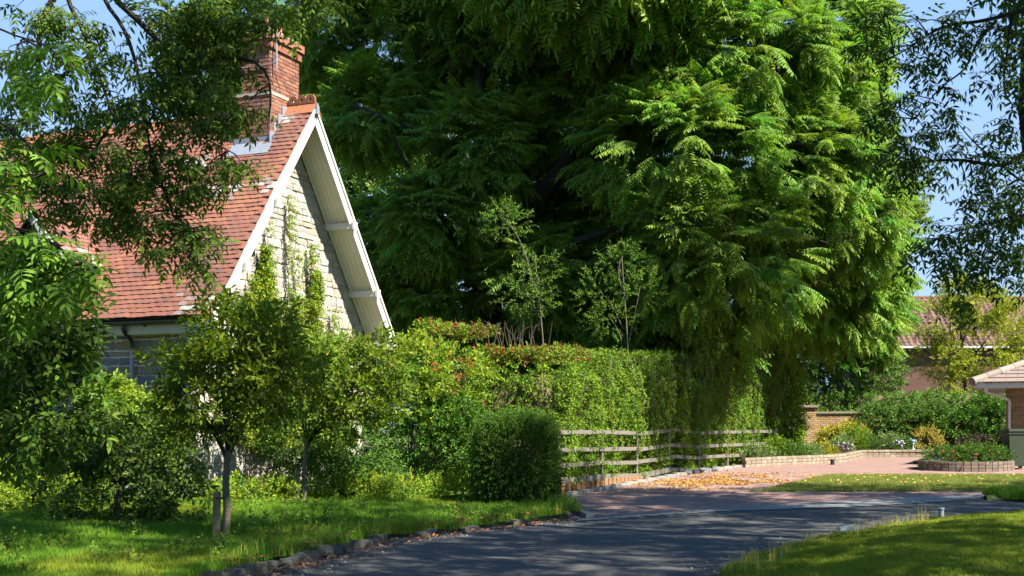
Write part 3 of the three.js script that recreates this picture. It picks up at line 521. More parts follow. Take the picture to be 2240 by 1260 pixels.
// ------------------------------------------------------------------ timber fence with hedge behind
const FA = [1.02, 26.3], FB = [8.8, 40], fenceAt = (t) => [FA[0] + (FB[0] - FA[0]) * t, FA[1] + (FB[1] - FA[1]) * t];
{
  const fence = thing('post_and_rail_fence', 'weathered grey timber rail fence in front of the tall green hedge', 'fence', V(FA[0], 0, -FA[1]));
  const ts = [0, 0.13, 0.26, 0.4, 0.53, 0.66, 0.8, 0.93, 1], loc = (t, y) => { const [x, d] = fenceAt(t); return V(x - FA[0] + 0.05 * Math.sin(t * 11), y, FA[1] - d + 0.05 * Math.cos(t * 9)); };
  const top = ts.map((t, i) => 1.4 + [0, 0.02, -0.03, 0.05, -0.02, 0, 0, 0.01, 0.02][i]);
  ts.forEach((t, i) => { const p = loc(t, 0), g0 = G(fenceAt(t)[1]); part('post', box(0.08, top[i] - g0 + 0.02, 0.08, p.x - 0.05, (top[i] + g0) / 2 - 0.03, p.z - 0.03, 0, 1.056), M.post, fence); });
  for (let i = 0; i + 1 < ts.length; i++) for (const [k, drop, h] of [[0, 0, 0.09], [1, 0.38, 0.09], [2, 0.69, 0.09], [3, 1.03, 0.13]]) {
    const a = loc(ts[i], top[i] - drop + rr(-0.02, 0.02) - 0.02), b = loc(ts[i + 1], top[i + 1] - drop + rr(-0.02, 0.02) - 0.02), gA = G(fenceAt(ts[i + 1])[1]);
    if (a.y < gA + 0.02) continue;
    const c = a.clone().add(b).multiplyScalar(0.5), v = b.clone().sub(a), m = basis(c, v, UPV, 1), g = chunk(0.04); g.scale(v.length() - 0.01, h, 0.035).applyMatrix4(m); part('rail', g, M.rail, fence);
  }
  for (let i = 0; i < 5; i++) {    // upright kick boards, each plank its own
    const n = 9; for (let k = 0; k < n; k++) { const t = ts[i] + (ts[i + 1] - ts[i]) * (k + 0.5) / n, [x, d] = fenceAt(t), p = loc(t, 0), g0 = G(d), hh = top[i] - 1.09 - g0; if (hh < 0.06) continue; part('kick_board', box(0.185, hh, 0.025, p.x + 0.01, g0 + hh / 2, p.z + 0.01, 0, 1.056), M.kick, fence); }
  }
}
const mHedge = leafMat(0.15, 0.255, 0.018, 0.42, 0.25);
function hedgeItems(path, y0f, h, n, thick, front = 1) {      // shoots on the front, top and ends of a hedge along a path of [x, depth]
  const items = [], c = [0]; for (let i = 1; i < path.length; i++) c.push(c[i - 1] + Math.hypot(path[i][0] - path[i - 1][0], path[i][1] - path[i - 1][1]));
  for (let k = 0; k < n; k++) {
    const s = rnd() * c.at(-1); let i = 1; while (s > c[i]) i++; const q = (s - c[i - 1]) / (c[i] - c[i - 1]), a = path[i - 1], b = path[i];
    const x = a[0] + (b[0] - a[0]) * q, d = a[1] + (b[1] - a[1]) * q, tx = (b[0] - a[0]), td = (b[1] - a[1]), tl = Math.hypot(tx, td), nv = V(td / tl, 0, tx / tl);  // outward to the viewer's side
    const hh = h(s), onTop = rnd() < thick / (thick + hh) * 1.1, bul = 0.16 * noise(s * 1.1, 3) + 0.1 * noise(s * 3.1, k % 97 * 0.0);
    const y = onTop ? hh + 0.12 * noise(s * 1.3, 9) : hh * Math.pow(rnd(), 0.95), off = onTop ? -rnd() * thick : bul + 0.26 * noise(s * 1.3, y * 0.9, 4) + 0.14 * noise(s * 4, y * 3, 7) - Math.abs(gauss()) * 0.12 - 0.25 * smooth(hh - 0.5, hh, y);
    const p = V(x, y0f(d) + y, -d).addScaledVector(nv, off), dir = (onTop ? V(0, 1, 0).addScaledVector(nv, 0.3) : nv.clone().add(V(0, -0.25, 0))).add(V(gauss(), gauss() * 0.8, gauss())).normalize();
    const old = noise(x * 1.2, y * 1.4, d * 0.8); if (noise(x * 2.1 + 4, y * 2.3, d * 2) > 0.3 && rnd() < 0.75) continue;
    items.push({ m: basis(p, dir, UPV, rr(0.7, 1.3), rr(-1, 1)), c: tint(0.22, 0.22).multiplyScalar(1 + 0.25 * old), y: y / hh, s, p });
  }
  return items;
}
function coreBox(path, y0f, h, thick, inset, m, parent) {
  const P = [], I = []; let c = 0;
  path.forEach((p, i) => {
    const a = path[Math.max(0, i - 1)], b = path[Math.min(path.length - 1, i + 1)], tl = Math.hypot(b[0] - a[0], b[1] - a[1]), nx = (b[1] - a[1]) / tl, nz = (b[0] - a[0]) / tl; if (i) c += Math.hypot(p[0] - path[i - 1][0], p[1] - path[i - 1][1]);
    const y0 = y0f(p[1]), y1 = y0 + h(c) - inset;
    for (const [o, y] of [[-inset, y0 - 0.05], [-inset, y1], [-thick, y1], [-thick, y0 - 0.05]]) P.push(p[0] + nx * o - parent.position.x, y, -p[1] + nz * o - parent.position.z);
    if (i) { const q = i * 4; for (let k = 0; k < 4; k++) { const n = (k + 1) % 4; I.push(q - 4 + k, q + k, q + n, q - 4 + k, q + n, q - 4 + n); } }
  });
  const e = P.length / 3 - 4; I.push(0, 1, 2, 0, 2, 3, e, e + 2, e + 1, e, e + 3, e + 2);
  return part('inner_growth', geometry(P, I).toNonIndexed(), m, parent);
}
M.core.side = THREE.DoubleSide;
{
  const path = [[-2.2, 26.9], [-0.6, 26.2], [0.6, 26.1], [1.1, 26.6], [2.2, 28.9], [4.85, 33.55], [8.2, 39.5], [9.6, 42.3]];
  const h = (s) => 3.45 - 0.55 * smooth(1.6, 0, s) + 0.26 * noise(s * 0.8, 1) + 0.12 * noise(s * 2.3, 4) + 0.4 * smooth(10, 20, s);
  const hedge = thing('tall_hedge', 'tall overgrown green hedge with reddish leaves on top, running behind the rail fence', 'hedge', V(1.15, 0, -26.7));
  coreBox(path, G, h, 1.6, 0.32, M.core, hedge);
  const it = hedgeItems(path, G, h, 21000, 1.4), red = [], green = [];
  for (const i of it) (i.s < 5.5 && ((i.y > 0.96 && rnd() < 0.35) || noise(i.p.x * 1.7, i.p.y * 1.7, 2) > 0.38 && i.s < 3.2 && i.y > 0.5 && rnd() < 0.15) ? red : green).push(i);
  foliage(hedge, GEO.small, mHedge, green, { single: 120, name: 'leaf_spray' });
  foliage(hedge, GEO.small.slice(0, 1), leafMat(0.22, 0.085, 0.05, 0.3, 0.2), red, { single: 40, name: 'red_leaf_spray' });
  const cr = thing('trailing_creeper', 'curtain of loose creeper trailing from the great tree over the shaded part of the hedge', 'creeper', V(5, 0, -33.5)), ci = [], cs = [];
  for (let k = 0; k < 250; k++) {
    const q = Math.pow(rnd(), 0.8), [fx, fd] = fenceAt(0.13 + 0.87 * q), o = rr(-0.15, 0.42) - 0.1, x = fx + 0.866 * -o, d = fd + 0.49 * o + 0.1, y1 = rr(2.7, 3.5) + rr(0, 1.4) * smooth(0.3, 0.5, q), y0 = G(d) + (rnd() < 0.25 ? rr(0.3, 0.9) : rr(0.9, 2.4)), c = tint(0.3, 0.3), pts = [0, 0.33, 0.66, 1].map((t) => V(x + 0.08 * Math.sin(t * 5 + k), y1 + (y0 - y1) * t, -d + 0.06 * Math.sin(t * 4 + k * 2)));
    cs.push(limb(pts.map((v) => v.clone().sub(cr.position)), 0.007, 0.003, 3, 6, 0));
    const curve = new THREE.CatmullRomCurve3(pts), n = Math.round((y1 - y0) * 9); for (let i = 0; i < n; i++) { const p = curve.getPoint(rnd()).add(V(gauss() * 0.07, 0, gauss() * 0.07)); ci.push({ m: basis(p, V(gauss() * 0.7 - 0.2, -0.8, gauss() * 0.7 + 0.3), V(0.3, 0.3, 1), rr(0.6, 1.15), rr(-1, 1)), c: c.clone().multiply(tint(0.15, 0.15)) }); }
  }
  part('stems', cs, M.twig, cr); foliage(cr, GEO.small, leafMat(0.14, 0.235, 0.02, 0.45, 0.25), ci, { single: 60 });
  const tw = []; for (let i = 0; i < 40; i++) { const x = rr(-1.8, 0.9), d = 26.6 + rr(0, 1), p = V(x - 1.15, 3.3, 26.7 - d); tw.push(limb([p, p.clone().add(V(rr(-0.1, 0.1), 0.3, 0)), p.clone().add(V(rr(-0.25, 0.25), rr(0.4, 0.6), rr(-0.1, 0.1)))], 0.008, 0.003, 4, 4)); }
  part('bare_twigs', tw, M.twig, hedge);
}

// ------------------------------------------------------------------ kerbs, raised bed, small things by the drive
{
  const run = (list, step, fn) => { for (let i = 1; i < list.length; i++) { const a = list[i - 1], b = list[i], n = Math.max(1, Math.round(Math.hypot(b[0] - a[0], b[1] - a[1]) / step)); for (let k = 0; k < n; k++) { const t0 = k / n, t1 = (k + 1) / n; fn([a[0] + (b[0] - a[0]) * t0, a[1] + (b[1] - a[1]) * t0], [a[0] + (b[0] - a[0]) * t1, a[1] + (b[1] - a[1]) * t1]); } } };
  const pieces = (root, list, step, name, mats, w, h, y, gap = 0.012, j = 0.05) => run(list, step, (a, b) => { const L = Math.hypot(b[0] - a[0], b[1] - a[1]), d = (a[1] + b[1]) / 2, g = pick(brickGeo), o = part(name, g, pick(mats), root); o.position.set((a[0] + b[0]) / 2 - root.position.x, G(d) + y + h / 2 - root.position.y, -d - root.position.z); o.rotation.y = Math.atan2(b[1] - a[1], b[0] - a[0]) + rr(-j, j) * 0.4; o.scale.set(L - gap, h * rr(0.95, 1.05), w); });
  const kerbM = [[0.28, 0.27, 0.25], [0.34, 0.32, 0.29], [0.24, 0.24, 0.23]].map((c) => solid(...c, 0.9, { bump: 0.006 }));
  const k1 = thing('kerb', 'pale concrete kerb stones along the driveway below the rail fence', 'kerb', V(1.3, 0, -26));
  pieces(k1, [[1.12, 24.5], [1.2, 26.0], [1.7, 27.0], [3.2, 29.6], [4.7, 32.2], [6.4, 34.6]], 0.6, 'kerb_stone', kerbM, 0.14, 0.11, -0.02);
  const k3 = thing('kerb', 'worn grey kerb stones between the asphalt and the tip of the lawn', 'kerb', V(1.2, 0, -21));
  pieces(k3, [[1.28, 20.2], [1.14, 21.4], [1.1, 22.8], [1.12, 24.4]], 0.5, 'kerb_stone', kerbM, 0.13, 0.11, -0.02);
  const edgeM = [[0.2, 0.18, 0.12], [0.25, 0.22, 0.16], [0.15, 0.15, 0.09], [0.18, 0.18, 0.15]].map((c) => solid(...c, 0.95, { bump: 0.02 }));
  const k2 = thing('stone_edging', 'rough mossy edging stones between the cottage lawn and the road', 'edging', V(-1.6, 0, -16));
  const lumps = [0, 1, 2].map(() => chunk(0.16));
  for (let d = 9; d < 19.4; d += rr(0.26, 0.42) + (d > 16 ? rr(0.3, 1.1) : 0)) { const x = leftEdge(d) - 0.02, x2 = leftEdge(d + 0.3), o = part('edging_stone', pick(lumps), pick(edgeM), k2), L = Math.hypot(x2 - x, 0.3) * rr(0.85, 1.1); o.position.set(x + 1.6, G(d) + 0.025 + rr(-0.03, 0.025), 16 - d); o.rotation.set(rr(-0.12, 0.12), Math.atan2(0.3, x2 - x) + rr(-0.15, 0.15), rr(-0.12, 0.12)); o.scale.set(L, rr(0.12, 0.18), rr(0.13, 0.19)); }
  const blockM = [[0.34, 0.28, 0.2], [0.4, 0.33, 0.24], [0.3, 0.24, 0.17]].map((c) => solid(...c, 0.9, { bump: 0.006 }));
  const bed = thing('raised_flower_bed', 'long curved flower bed edged with courses of small buff blocks before the garden wall', 'flower bed', V(8.5, G(37), -37));
  const bl = [[6.5, 34.7], [7.6, 35.7], [8.9, 36.9], [10.2, 38.4], [11.2, 40.6], [11.9, 42.2], [13.2, 42.6], [15.6, 42.8], [17, 42.9]];
  for (let k = 0; k < 3; k++) pieces(bed, bl.map((p) => [p[0] + (k % 2) * 0.03, p[1] + (k % 2) * 0.03]), 0.24, 'edging_block', blockM, 0.15, 0.085, k * 0.09 + (k > 1 ? 0 : 0));
  part('soil', ribbon(bl.map((p) => [p[0] + 0.05, p[1] + 0.08]), [[6.9, 36.6], [8.4, 39], [9.3, 40.6], [10.1, 42.4], [10.4, 44.5], [11, 45.2], [13, 45.4], [15.6, 45.5], [17, 45.5]], 30, 6, 0.23).translate(-8.5, -G(37), 37), M.soil, bed);
  const pl = thing('block_planter', 'curved low block planter of dark foliage and red flowers beside the wheelie bin', 'planter', V(12.3, G(33.2), -33.2));
  const pc = []; for (let a = 200; a <= 345; a += 8) pc.push([12.35 + 1.35 * Math.cos(a * Math.PI / 180), 34.0 + 1.15 * Math.sin(a * Math.PI / 180)]);
  const darkBlock = [[0.22, 0.17, 0.13], [0.27, 0.2, 0.15], [0.19, 0.15, 0.12]].map((c) => solid(...c, 0.9, { bump: 0.006 }));
  for (let k = 0; k < 3; k++) pieces(pl, pc, 0.18, 'planter_block', darkBlock, 0.13, 0.085, k * 0.09, 0.008);
  part('soil', new THREE.CylinderGeometry(1.2, 1.2, 0.1, 20).scale(1.05, 1, 0.9).translate(0.05, 0.2, -0.8), M.soil, pl);
  const rub = [0, 1, 2, 3].map(() => chunk(0.22)), rm = solid(0.22, 0.23, 0.26, 0.8, { bump: 0.01 });
  for (let i = 0; i < 6; i++) { const t = 0.42 + i * 0.018 + rr(0, 0.01), [x, d] = fenceAt(t), o = fix(new THREE.Mesh(pick(rub), rm)); o.name = numbered('broken_stone'); o.position.set(x + 0.32 + rr(-0.1, 0.1), G(d) + 0.05, -d + 0.3); o.rotation.set(0, rnd() * 6, rr(-0.2, 0.2)); o.scale.set(rr(0.14, 0.26), rr(0.09, 0.15), rr(0.12, 0.2)); o.userData = { label: 'broken grey stone lying in the small heap at the foot of the rail fence', category: 'stone', group: 'broken stones by the fence' }; scene.add(o); }
  const dark = thing('drain_block', 'small dark square block standing on the block edging of the flower bed', 'block', V(gx(1815, 36.6), G(36.6), -36.3));
  part('body', new THREE.CylinderGeometry(0.07, 0.08, 0.14, 4, 1).rotateY(0.6).translate(0, 0.07, 0), M.black, dark); part('lid', box(0.13, 0.02, 0.13, 0, 0.15, 0, 0, 0.6), M.black, dark);
  const marker = thing('marker_post', 'small bluish grey marker post at the top edge of the grass bank', 'post', V(gx(2059, 19.9), 0.02, -19.9));
  part('shaft', new THREE.CylinderGeometry(0.04, 0.045, 0.16, 10).translate(0, 0.08, 0), solid(0.2, 0.26, 0.3, 0.7), marker); part('cap', new THREE.CylinderGeometry(0.05, 0.05, 0.025, 10).translate(0, 0.172, 0), solid(0.24, 0.3, 0.34, 0.7), marker);
  const slab = fix(new THREE.Mesh(chunk(0.05), solid(0.42, 0.52, 0.6, 0.7))); slab.name = 'kerb_fragment'; slab.scale.set(0.3, 0.05, 0.07); slab.position.set(gx(1850, 17.7), 0.06, -17.7); slab.rotation.set(0, 0.5, 0.06); slab.userData = { label: 'short pale blue stone bar lying on the edge of the grass bank', category: 'stone bar' }; scene.add(slab);
}

// ------------------------------------------------------------------ garden wall, garage, bin, far house
const buffM = [[0.46, 0.3, 0.14], [0.52, 0.35, 0.18], [0.42, 0.25, 0.11], [0.48, 0.33, 0.2]].map((c) => solid(...c, 0.9, { bump: 0.004 }));
function bond(len, h, y0, lim = 1e9) { const out = []; let k = 0; for (let y = y0; y < y0 + h - 0.05; y += 0.075, k++) for (let u = k % 2 ? -0.1125 : 0; u < len - 0.02; u += 0.225) { const a = Math.max(0, u), b = Math.min(len, u + 0.225); if (b - a > 0.03) out.push([(a + b) / 2, y + 0.0375, b - a - 0.01, 0.065, 0.006 + rr(0, 0.003)]); } return out; }
{
  const w = thing('garden_wall', 'buff brick garden wall with stone coping and a square end pillar', 'wall', V(10.45, G(45), -45));
  const pil = new THREE.Group(); pil.name = 'pillar'; w.add(pil);
  part('core', box(0.54, 1.72, 0.54, 0.27, 0.86, 0.05), M.mortarBrick, pil);
  laid(pil, brickGeo, buffM, bond(0.56, 1.72, 0), 99, 'brick', { u: V(1, 0, 0), n: V(0, 0, 1), o: V(-0.01, 0, 0.325) });
  laid(pil, brickGeo, buffM, bond(0.56, 1.72, 0), 99, 'brick', { u: V(0, 0, 1), n: V(-1, 0, 0), o: V(-0.005, 0, -0.23) });
  part('pillar_cap', box(0.72, 0.08, 0.72, 0.27, 1.77, 0.05), M.coping, pil);
  const panel = new THREE.Group(); panel.name = 'wall_panel'; w.add(panel);
  part('core', box(8.6, 1.5, 0.2, 0.545 + 4.3, 0.75, 0), M.mortarBrick, panel);
  laid(panel, brickGeo, buffM, bond(8.6, 1.5, 0).sort((a, b) => a[0] - b[0]), 170, 'brick', { u: V(1, 0, 0), n: V(0, 0, 1), o: V(0.545, 0, 0.105) });
  for (let i = 0; i < 14; i++) part('coping_stone', box(0.6, 0.07, 0.34, 0.56 + 0.3 + i * 0.61, 1.545 + 0.01 * Math.sin(i), 0, 0, 0, rr(-0.004, 0.004)), M.coping, panel);
}
{
  const d = 36, x = gx(2200, d), y = G(d), top = EYE + (HY - 846) * d / F;
  const g = thing('brick_garage', 'buff brick outbuilding with hipped grey tiled roof and white fascia', 'garage', V(x, y, -d), -0.42);
  const H = top - y;
  part('wall', [box(6, H, 0.2, 3, H / 2, -0.12), box(0.2, H, 5, 0.1, H / 2, -2.72), box(6, H, 0.2, 3, H / 2, -5.3)], M.mortarBrick, g);
  const br = [[0.36, 0.21, 0.09], [0.42, 0.26, 0.11], [0.3, 0.17, 0.08]].map((c) => solid(...c, 0.9, { bump: 0.004 }));
  const wl = new THREE.Group(); wl.name = 'front_wall'; g.add(wl);
  laid(wl, brickGeo, br, bond(6, H - 0.02, 0).sort((a, b) => a[0] - b[0]), 150, 'brick', { u: V(1, 0, 0), n: V(0, 0, 1), o: V(0, 0, -0.015) });
  part('fascia', [box(7.6, 0.18, 0.03, 3, H + 0.04, 0.78), box(0.03, 0.18, 6.8, -0.815, H + 0.04, -2.6)], M.white, g);
  part('soffit', box(7.6, 0.02, 6.8, 3, H - 0.04, -2.6), M.white, g);
  const rf = new THREE.Group(); rf.name = 'roof'; g.add(rf);
  const e = H + 0.13, A = V(-0.86, e, 0.84), B = V(6.9, e, 0.84), Cc = V(6.9, e, -6), D = V(-0.86, e, -6), R1 = V(2.4, e + 1.35, -2.6), R2 = V(3.6, e + 1.35, -2.6);
  const P = []; for (const t of [[A, B, R2], [A, R2, R1], [B, Cc, R2], [Cc, D, R1], [Cc, R1, R2], [D, A, R1]]) for (const v of t) P.push(...v.toArray());
  const dk = new THREE.BufferGeometry(); dk.setAttribute('position', new THREE.Float32BufferAttribute(P, 3)); dk.setAttribute('uv', new THREE.Float32BufferAttribute(P.length / 3 * 2, 2)); dk.computeVertexNormals(); part('deck', dk, solid(0.3, 0.22, 0.19, 0.9, { side: THREE.DoubleSide }), rf);
  const pt = [[0.3, 0.24, 0.2], [0.36, 0.28, 0.24], [0.25, 0.2, 0.18]].map((c) => solid(...c, 0.9, { bump: 0.006 }));
  const pan = new THREE.CylinderGeometry(0.12, 0.12, 0.36, 8, 1, false, 0, Math.PI).rotateY(Math.PI / 2).rotateX(-Math.PI / 2).scale(1.25, 0.42, 1);   // a half-round tile lying along z
  const nA = V(0, 3.44, 1.35).normalize(), uA = V(0, 1.35, -3.44).normalize();
  for (let k = 0; k < 11; k++) for (let i = 0; i < 9; i++) { const q = A.clone().add(V(0.15 + i * 0.3, 0, 0)).addScaledVector(uA, 0.15 + k * 0.32); if (q.x < A.x + (A.z - q.z) * 3.26 / 3.44 + 0.02) continue; part('roof_tile', pan, pick(pt), rf).applyMatrix4(new THREE.Matrix4().makeBasis(V(1, 0, 0), nA, uA.clone().negate()).setPosition(q.addScaledVector(nA, 0.01 + 0.004 * (k % 2)))); }
  const hipDir = R1.clone().sub(A), hl = hipDir.length(); for (let i = 0; i < 9; i++) { const p = A.clone().addScaledVector(hipDir, (i + 0.5) / 9.4), t = part('hip_tile', new THREE.CylinderGeometry(0.12, 0.13, hl / 9.2, 8, 1).rotateZ(-Math.PI / 2), pick(pt), rf); t.applyMatrix4(basis(p, hipDir, UPV, 1)); }
  part('downpipe', limb([V(-0.5, H + 0.02, 0.7), V(-0.5, H - 0.14, 0.68), V(-0.12, H - 0.28, 0.12), V(0.1, H - 0.42, 0.075), V(0.1, H - 0.6, 0.075)], 0.045, 0.045, 8, 20, 0), M.white, g);
  part('downpipe', new THREE.CylinderGeometry(0.043, 0.043, H - 0.6, 8).translate(0.1, (H - 0.6) / 2, 0.075), M.white, g);
}
{
  const d = 34, bin = thing('wheelie_bin', 'dark green plastic wheelie bin standing against the brick outbuilding', 'bin', V(gx(2220, d), G(d), -d));
  const m = solid(0.045, 0.068, 0.035, 0.5, { bump: 0.001 }), body = new THREE.CylinderGeometry(0.41, 0.33, 0.92, 4, 1).rotateY(Math.PI / 4).scale(1, 1, 1.15).translate(0, 0.56, 0);
  const bg = body.toNonIndexed(); bg.computeVertexNormals(); part('body', bg, m, bin);
  part('lid', [box(0.62, 0.05, 0.7, 0, 1.05, 0.02, -0.04), box(0.5, 0.03, 0.56, 0, 1.085, 0, -0.04)], solid(0.05, 0.075, 0.045, 0.5, { bump: 0.001 }), bin); part('rim', box(0.62, 0.05, 0.7, 0, 0.99, 0), m, bin);
  part('handle', new THREE.CylinderGeometry(0.018, 0.018, 0.5, 8).rotateZ(Math.PI / 2).translate(0, 1.02, -0.42), m, bin);
  for (const s of [-1, 1]) part('wheel', new THREE.CylinderGeometry(0.1, 0.1, 0.05, 14).rotateZ(Math.PI / 2).translate(s * 0.27, 0.1, -0.3), M.black, bin);
}
{
  const d = 70, x = gx(1900, d), b = thing('far_house', 'far brick house with long red brown pantile roof behind the pale tree', 'house', V(x, 0.5, -d));
  const ey = EYE + (HY - 757) * d / F - 0.5, ry = EYE + (HY - 652) * (d + 4) / F - 0.5;
  part('wall', [box(26, ey, 0.3, 13, ey / 2, -0.5), box(0.3, ey, 7.4, 0.15, ey / 2, -4.36), box(26, ey, 0.3, 13, ey / 2, -8.2)], new THREE.MeshStandardMaterial({ color: C(0.1, 0.05, 0.036), roughness: 0.9, map: grain, bumpMap: paveBump, bumpScale: 0.004 }), b);
  const rf = new THREE.Group(); rf.name = 'roof'; b.add(rf); const L = Math.hypot(4, ry - ey), u = V(0, ry - ey, -4).normalize(), n = V(0, 4, ry - ey).normalize();
  const slab = (uu, nn, o) => { const g = new THREE.BoxGeometry(26.4, 0.08, L); g.applyMatrix4(new THREE.Matrix4().makeBasis(V(1, 0, 0), nn, V(1, 0, 0).cross(nn))); const c = o.clone().addScaledVector(uu, L / 2).addScaledVector(nn, -0.06); return g.translate(13, c.y, c.z); };
  const pm = [[0.2, 0.105, 0.08], [0.235, 0.125, 0.095], [0.17, 0.09, 0.072]].map((c) => solid(...c, 0.9, { bump: 0.004 }));
  part('deck', [slab(u, n, V(0, ey, 0)), slab(V(0, ry - ey, 4).normalize(), V(0, 4, -(ry - ey)).normalize(), V(0, ey, -8))], M.soil, rf);
  const tg = (() => { const P = [], I = [], n = 6; for (let j = 0; j < 2; j++) for (let i = 0; i <= n; i++) for (const t of [0, 1]) P.push((i / n - 0.5) * 0.335, 0.045 * Math.sin(i / n * 6.283) - t * 0.025 + (j ? 0 : 0.03), (j ? -0.2 : 0.2)); for (let i = 0; i < n; i++) { const a = i * 2, c = (n + 1) * 2 + i * 2; I.push(a, a + 2, c + 2, a, c + 2, c, a + 1, a + 3, a + 2, a + 1, a + 2, a); } return geometry(P, I).toNonIndexed(); })(); tg.computeVertexNormals();
  const list = []; for (let k = 0; k * 0.33 < L - 0.2; k++) for (let i = 0; i < 78; i++) list.push([0.17 + i * 0.335, 0.16 + k * 0.33]);
  list.sort((a, c) => (a[0] + (a[0] < 0.8 ? 20 : 0)) - (c[0] + (c[0] < 0.8 ? 20 : 0)));
  const mat = (t) => new THREE.Matrix4().makeBasis(V(1, 0, 0), n, V(1, 0, 0).cross(n)).setPosition(V(t[0], ey, 0).addScaledVector(u, t[1]).addScaledVector(n, 0.05));
  for (const m of pm) m.side = THREE.DoubleSide;
  list.slice(0, 280).forEach((t) => part('roof_tile', tg, pick(pm), rf).applyMatrix4(mat(t)));
  const rest = list.slice(280), im = fix(new THREE.InstancedMesh(tg, pm[0], rest.length)); im.name = 'roof_tile'; im.userData.kind = 'stuff'; rest.forEach((t, i) => im.setMatrixAt(i, mat(t))); rf.add(im);
  for (let i = 0; i < 40; i++) part('ridge_tile', new THREE.CylinderGeometry(0.14, 0.14, 0.44, 8, 1).rotateZ(Math.PI / 2).translate(0.25 + i * 0.45, ry + 0.0, -4), pm[2], rf);
  part('gutter', box(26.4, 0.12, 0.12, 13, ey - 0.06, 0.08), M.white, b);
}

// ------------------------------------------------------------------ trees
function trunkOf(root, lists, m = M.bark, name = 'limb') { lists.forEach((l, i) => part(i ? name : 'trunk', limb(l.p.map((v) => v.clone().sub(root.position)), l.r0, l.r1, l.k ?? 8, 0, 0.1), m, root)); }
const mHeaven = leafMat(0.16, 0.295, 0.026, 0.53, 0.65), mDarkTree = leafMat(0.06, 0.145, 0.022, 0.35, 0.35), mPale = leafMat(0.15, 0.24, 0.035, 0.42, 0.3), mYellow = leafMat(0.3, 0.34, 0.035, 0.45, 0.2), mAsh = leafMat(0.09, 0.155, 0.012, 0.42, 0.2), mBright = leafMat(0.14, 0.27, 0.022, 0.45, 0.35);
{ // the great tree behind the hedge
  const d = 37, base = V(gx(1060, d), G(d), -d), t = thing('great_tree', 'huge spreading tree with drooping feathery leaves rising behind the hedge', 'tree', base);
  const q = (px, py, dd) => at(px, py, dd);
  trunkOf(t, [
    { p: [base.clone().add(V(0.2, -0.2, 0)), q(1075, 800, d), q(1060, 600, d), q(1030, 420, d)], r0: 0.55, r1: 0.36, k: 10 },
    { p: [q(1035, 440, d), q(975, 340, d - 0.5), q(880, 280, d - 1), q(770, 230, d - 1)], r0: 0.3, r1: 0.06 },
    { p: [q(1033, 450, d), q(1050, 330, d), q(1048, 200, d), q(1060, 40, d), q(1050, -150, d)], r0: 0.28, r1: 0.1 },
    { p: [q(1050, 520, d), q(960, 445, d - 1), q(880, 440, d - 1.5), q(800, 470, d - 2)], r0: 0.24, r1: 0.05 },
    { p: [q(1060, 560, d), q(1190, 420, d - 1), q(1300, 250, d - 2), q(1420, 100, d - 2), q(1530, -60, d - 2)], r0: 0.3, r1: 0.08 },
    { p: [q(1065, 600, d), q(1230, 540, d - 2), q(1400, 480, d - 3)], r0: 0.24, r1: 0.05 },
    { p: [q(1180, 420, d - 1), q(1400, 330, d - 1), q(1560, 270, d)], r0: 0.16, r1: 0.04 },
    { p: [q(1055, 600, d), q(985, 500, d - 1), q(900, 380, d - 2), q(860, 300, d - 3)], r0: 0.16, r1: 0.04 },
  ]);
  const L = (px, py, dd, rx, ry, rz, w) => { const p = q(px, py, dd); return [p.x, p.y, dd, rx, ry, rz, w]; };
  const bright = crown([
    L(1560, 560, 34, 2.6, 2.1, 2.2, 1.2), L(1770, 620, 39.5, 2.5, 2.2, 2.2, 1.2), L(1480, 330, 34, 2.6, 2.0, 2.4, 1.1), L(1700, 380, 35.5, 2.6, 2.4, 2.4, 1.3), L(1800, 240, 37, 1.7, 2.4, 2.4, 0.9), L(1600, 120, 35, 2.8, 2.0, 2.6, 1.2), L(1780, 60, 37, 2.2, 2.0, 2.4, 0.9), L(1420, 130, 36, 2.4, 1.8, 2.4, 0.7), L(1850, 480, 37.5, 1.5, 1.8, 2, 0.8), L(1880, 690, 47, 1.7, 1.6, 1.4, 0.6), L(1660, 660, 38.6, 1.8, 1.2, 1.5, 0.7), L(1850, 590, 40, 1.7, 2, 1.8, 0.7), L(1840, 130, 39, 1.0, 2.4, 1.6, 0.45),
  ], 26000, { shell: 0.6, freq: 0.75, gap: -0.12, per: 5, s0: 0.6, s1: 1.15, out: 0.9, up: 0.12, down: 0.42, spread: 0.8, vary: 0.28, warm: 0.3 });
  const inner = crown([
    L(1300, 250, 38, 3, 2.8, 3, 1.2), L(1120, 120, 39, 3, 2.2, 3, 1), L(900, 90, 39, 2.4, 1.8, 2.4, 0.7), L(1180, 430, 39, 2.2, 1.6, 2, 0.5), L(820, 250, 37, 1.4, 1.4, 1.6, 0.35), L(725, 80, 39, 1.1, 1.8, 1.4, 0.45), L(850, 560, 38, 1.8, 1.8, 1.8, 0.55), L(1000, 640, 36.5, 1.8, 1.5, 1.4, 0.5), L(1330, 520, 38, 2.4, 2.4, 2, 0.9), L(1360, 700, 36, 2.3, 1.3, 1.5, 0.8), L(1050, 330, 35, 1.6, 1.5, 1, 0.45), L(960, 480, 35, 1.4, 1.2, 1, 0.4), L(1180, 600, 35, 1.2, 1.1, 1, 0.35), L(1420, 560, 35.5, 1.4, 1.6, 1.2, 0.5), L(1150, 700, 38, 2, 1.5, 1.6, 0.6), L(1500, 760, 36.5, 2, 0.9, 1.2, 0.5),
  ], 24000, { shell: 0.35, freq: 0.9, gap: -0.14, per: 5, s0: 0.65, s1: 1.2, out: 0.7, up: 0.1, down: 0.35, spread: 1.0 });
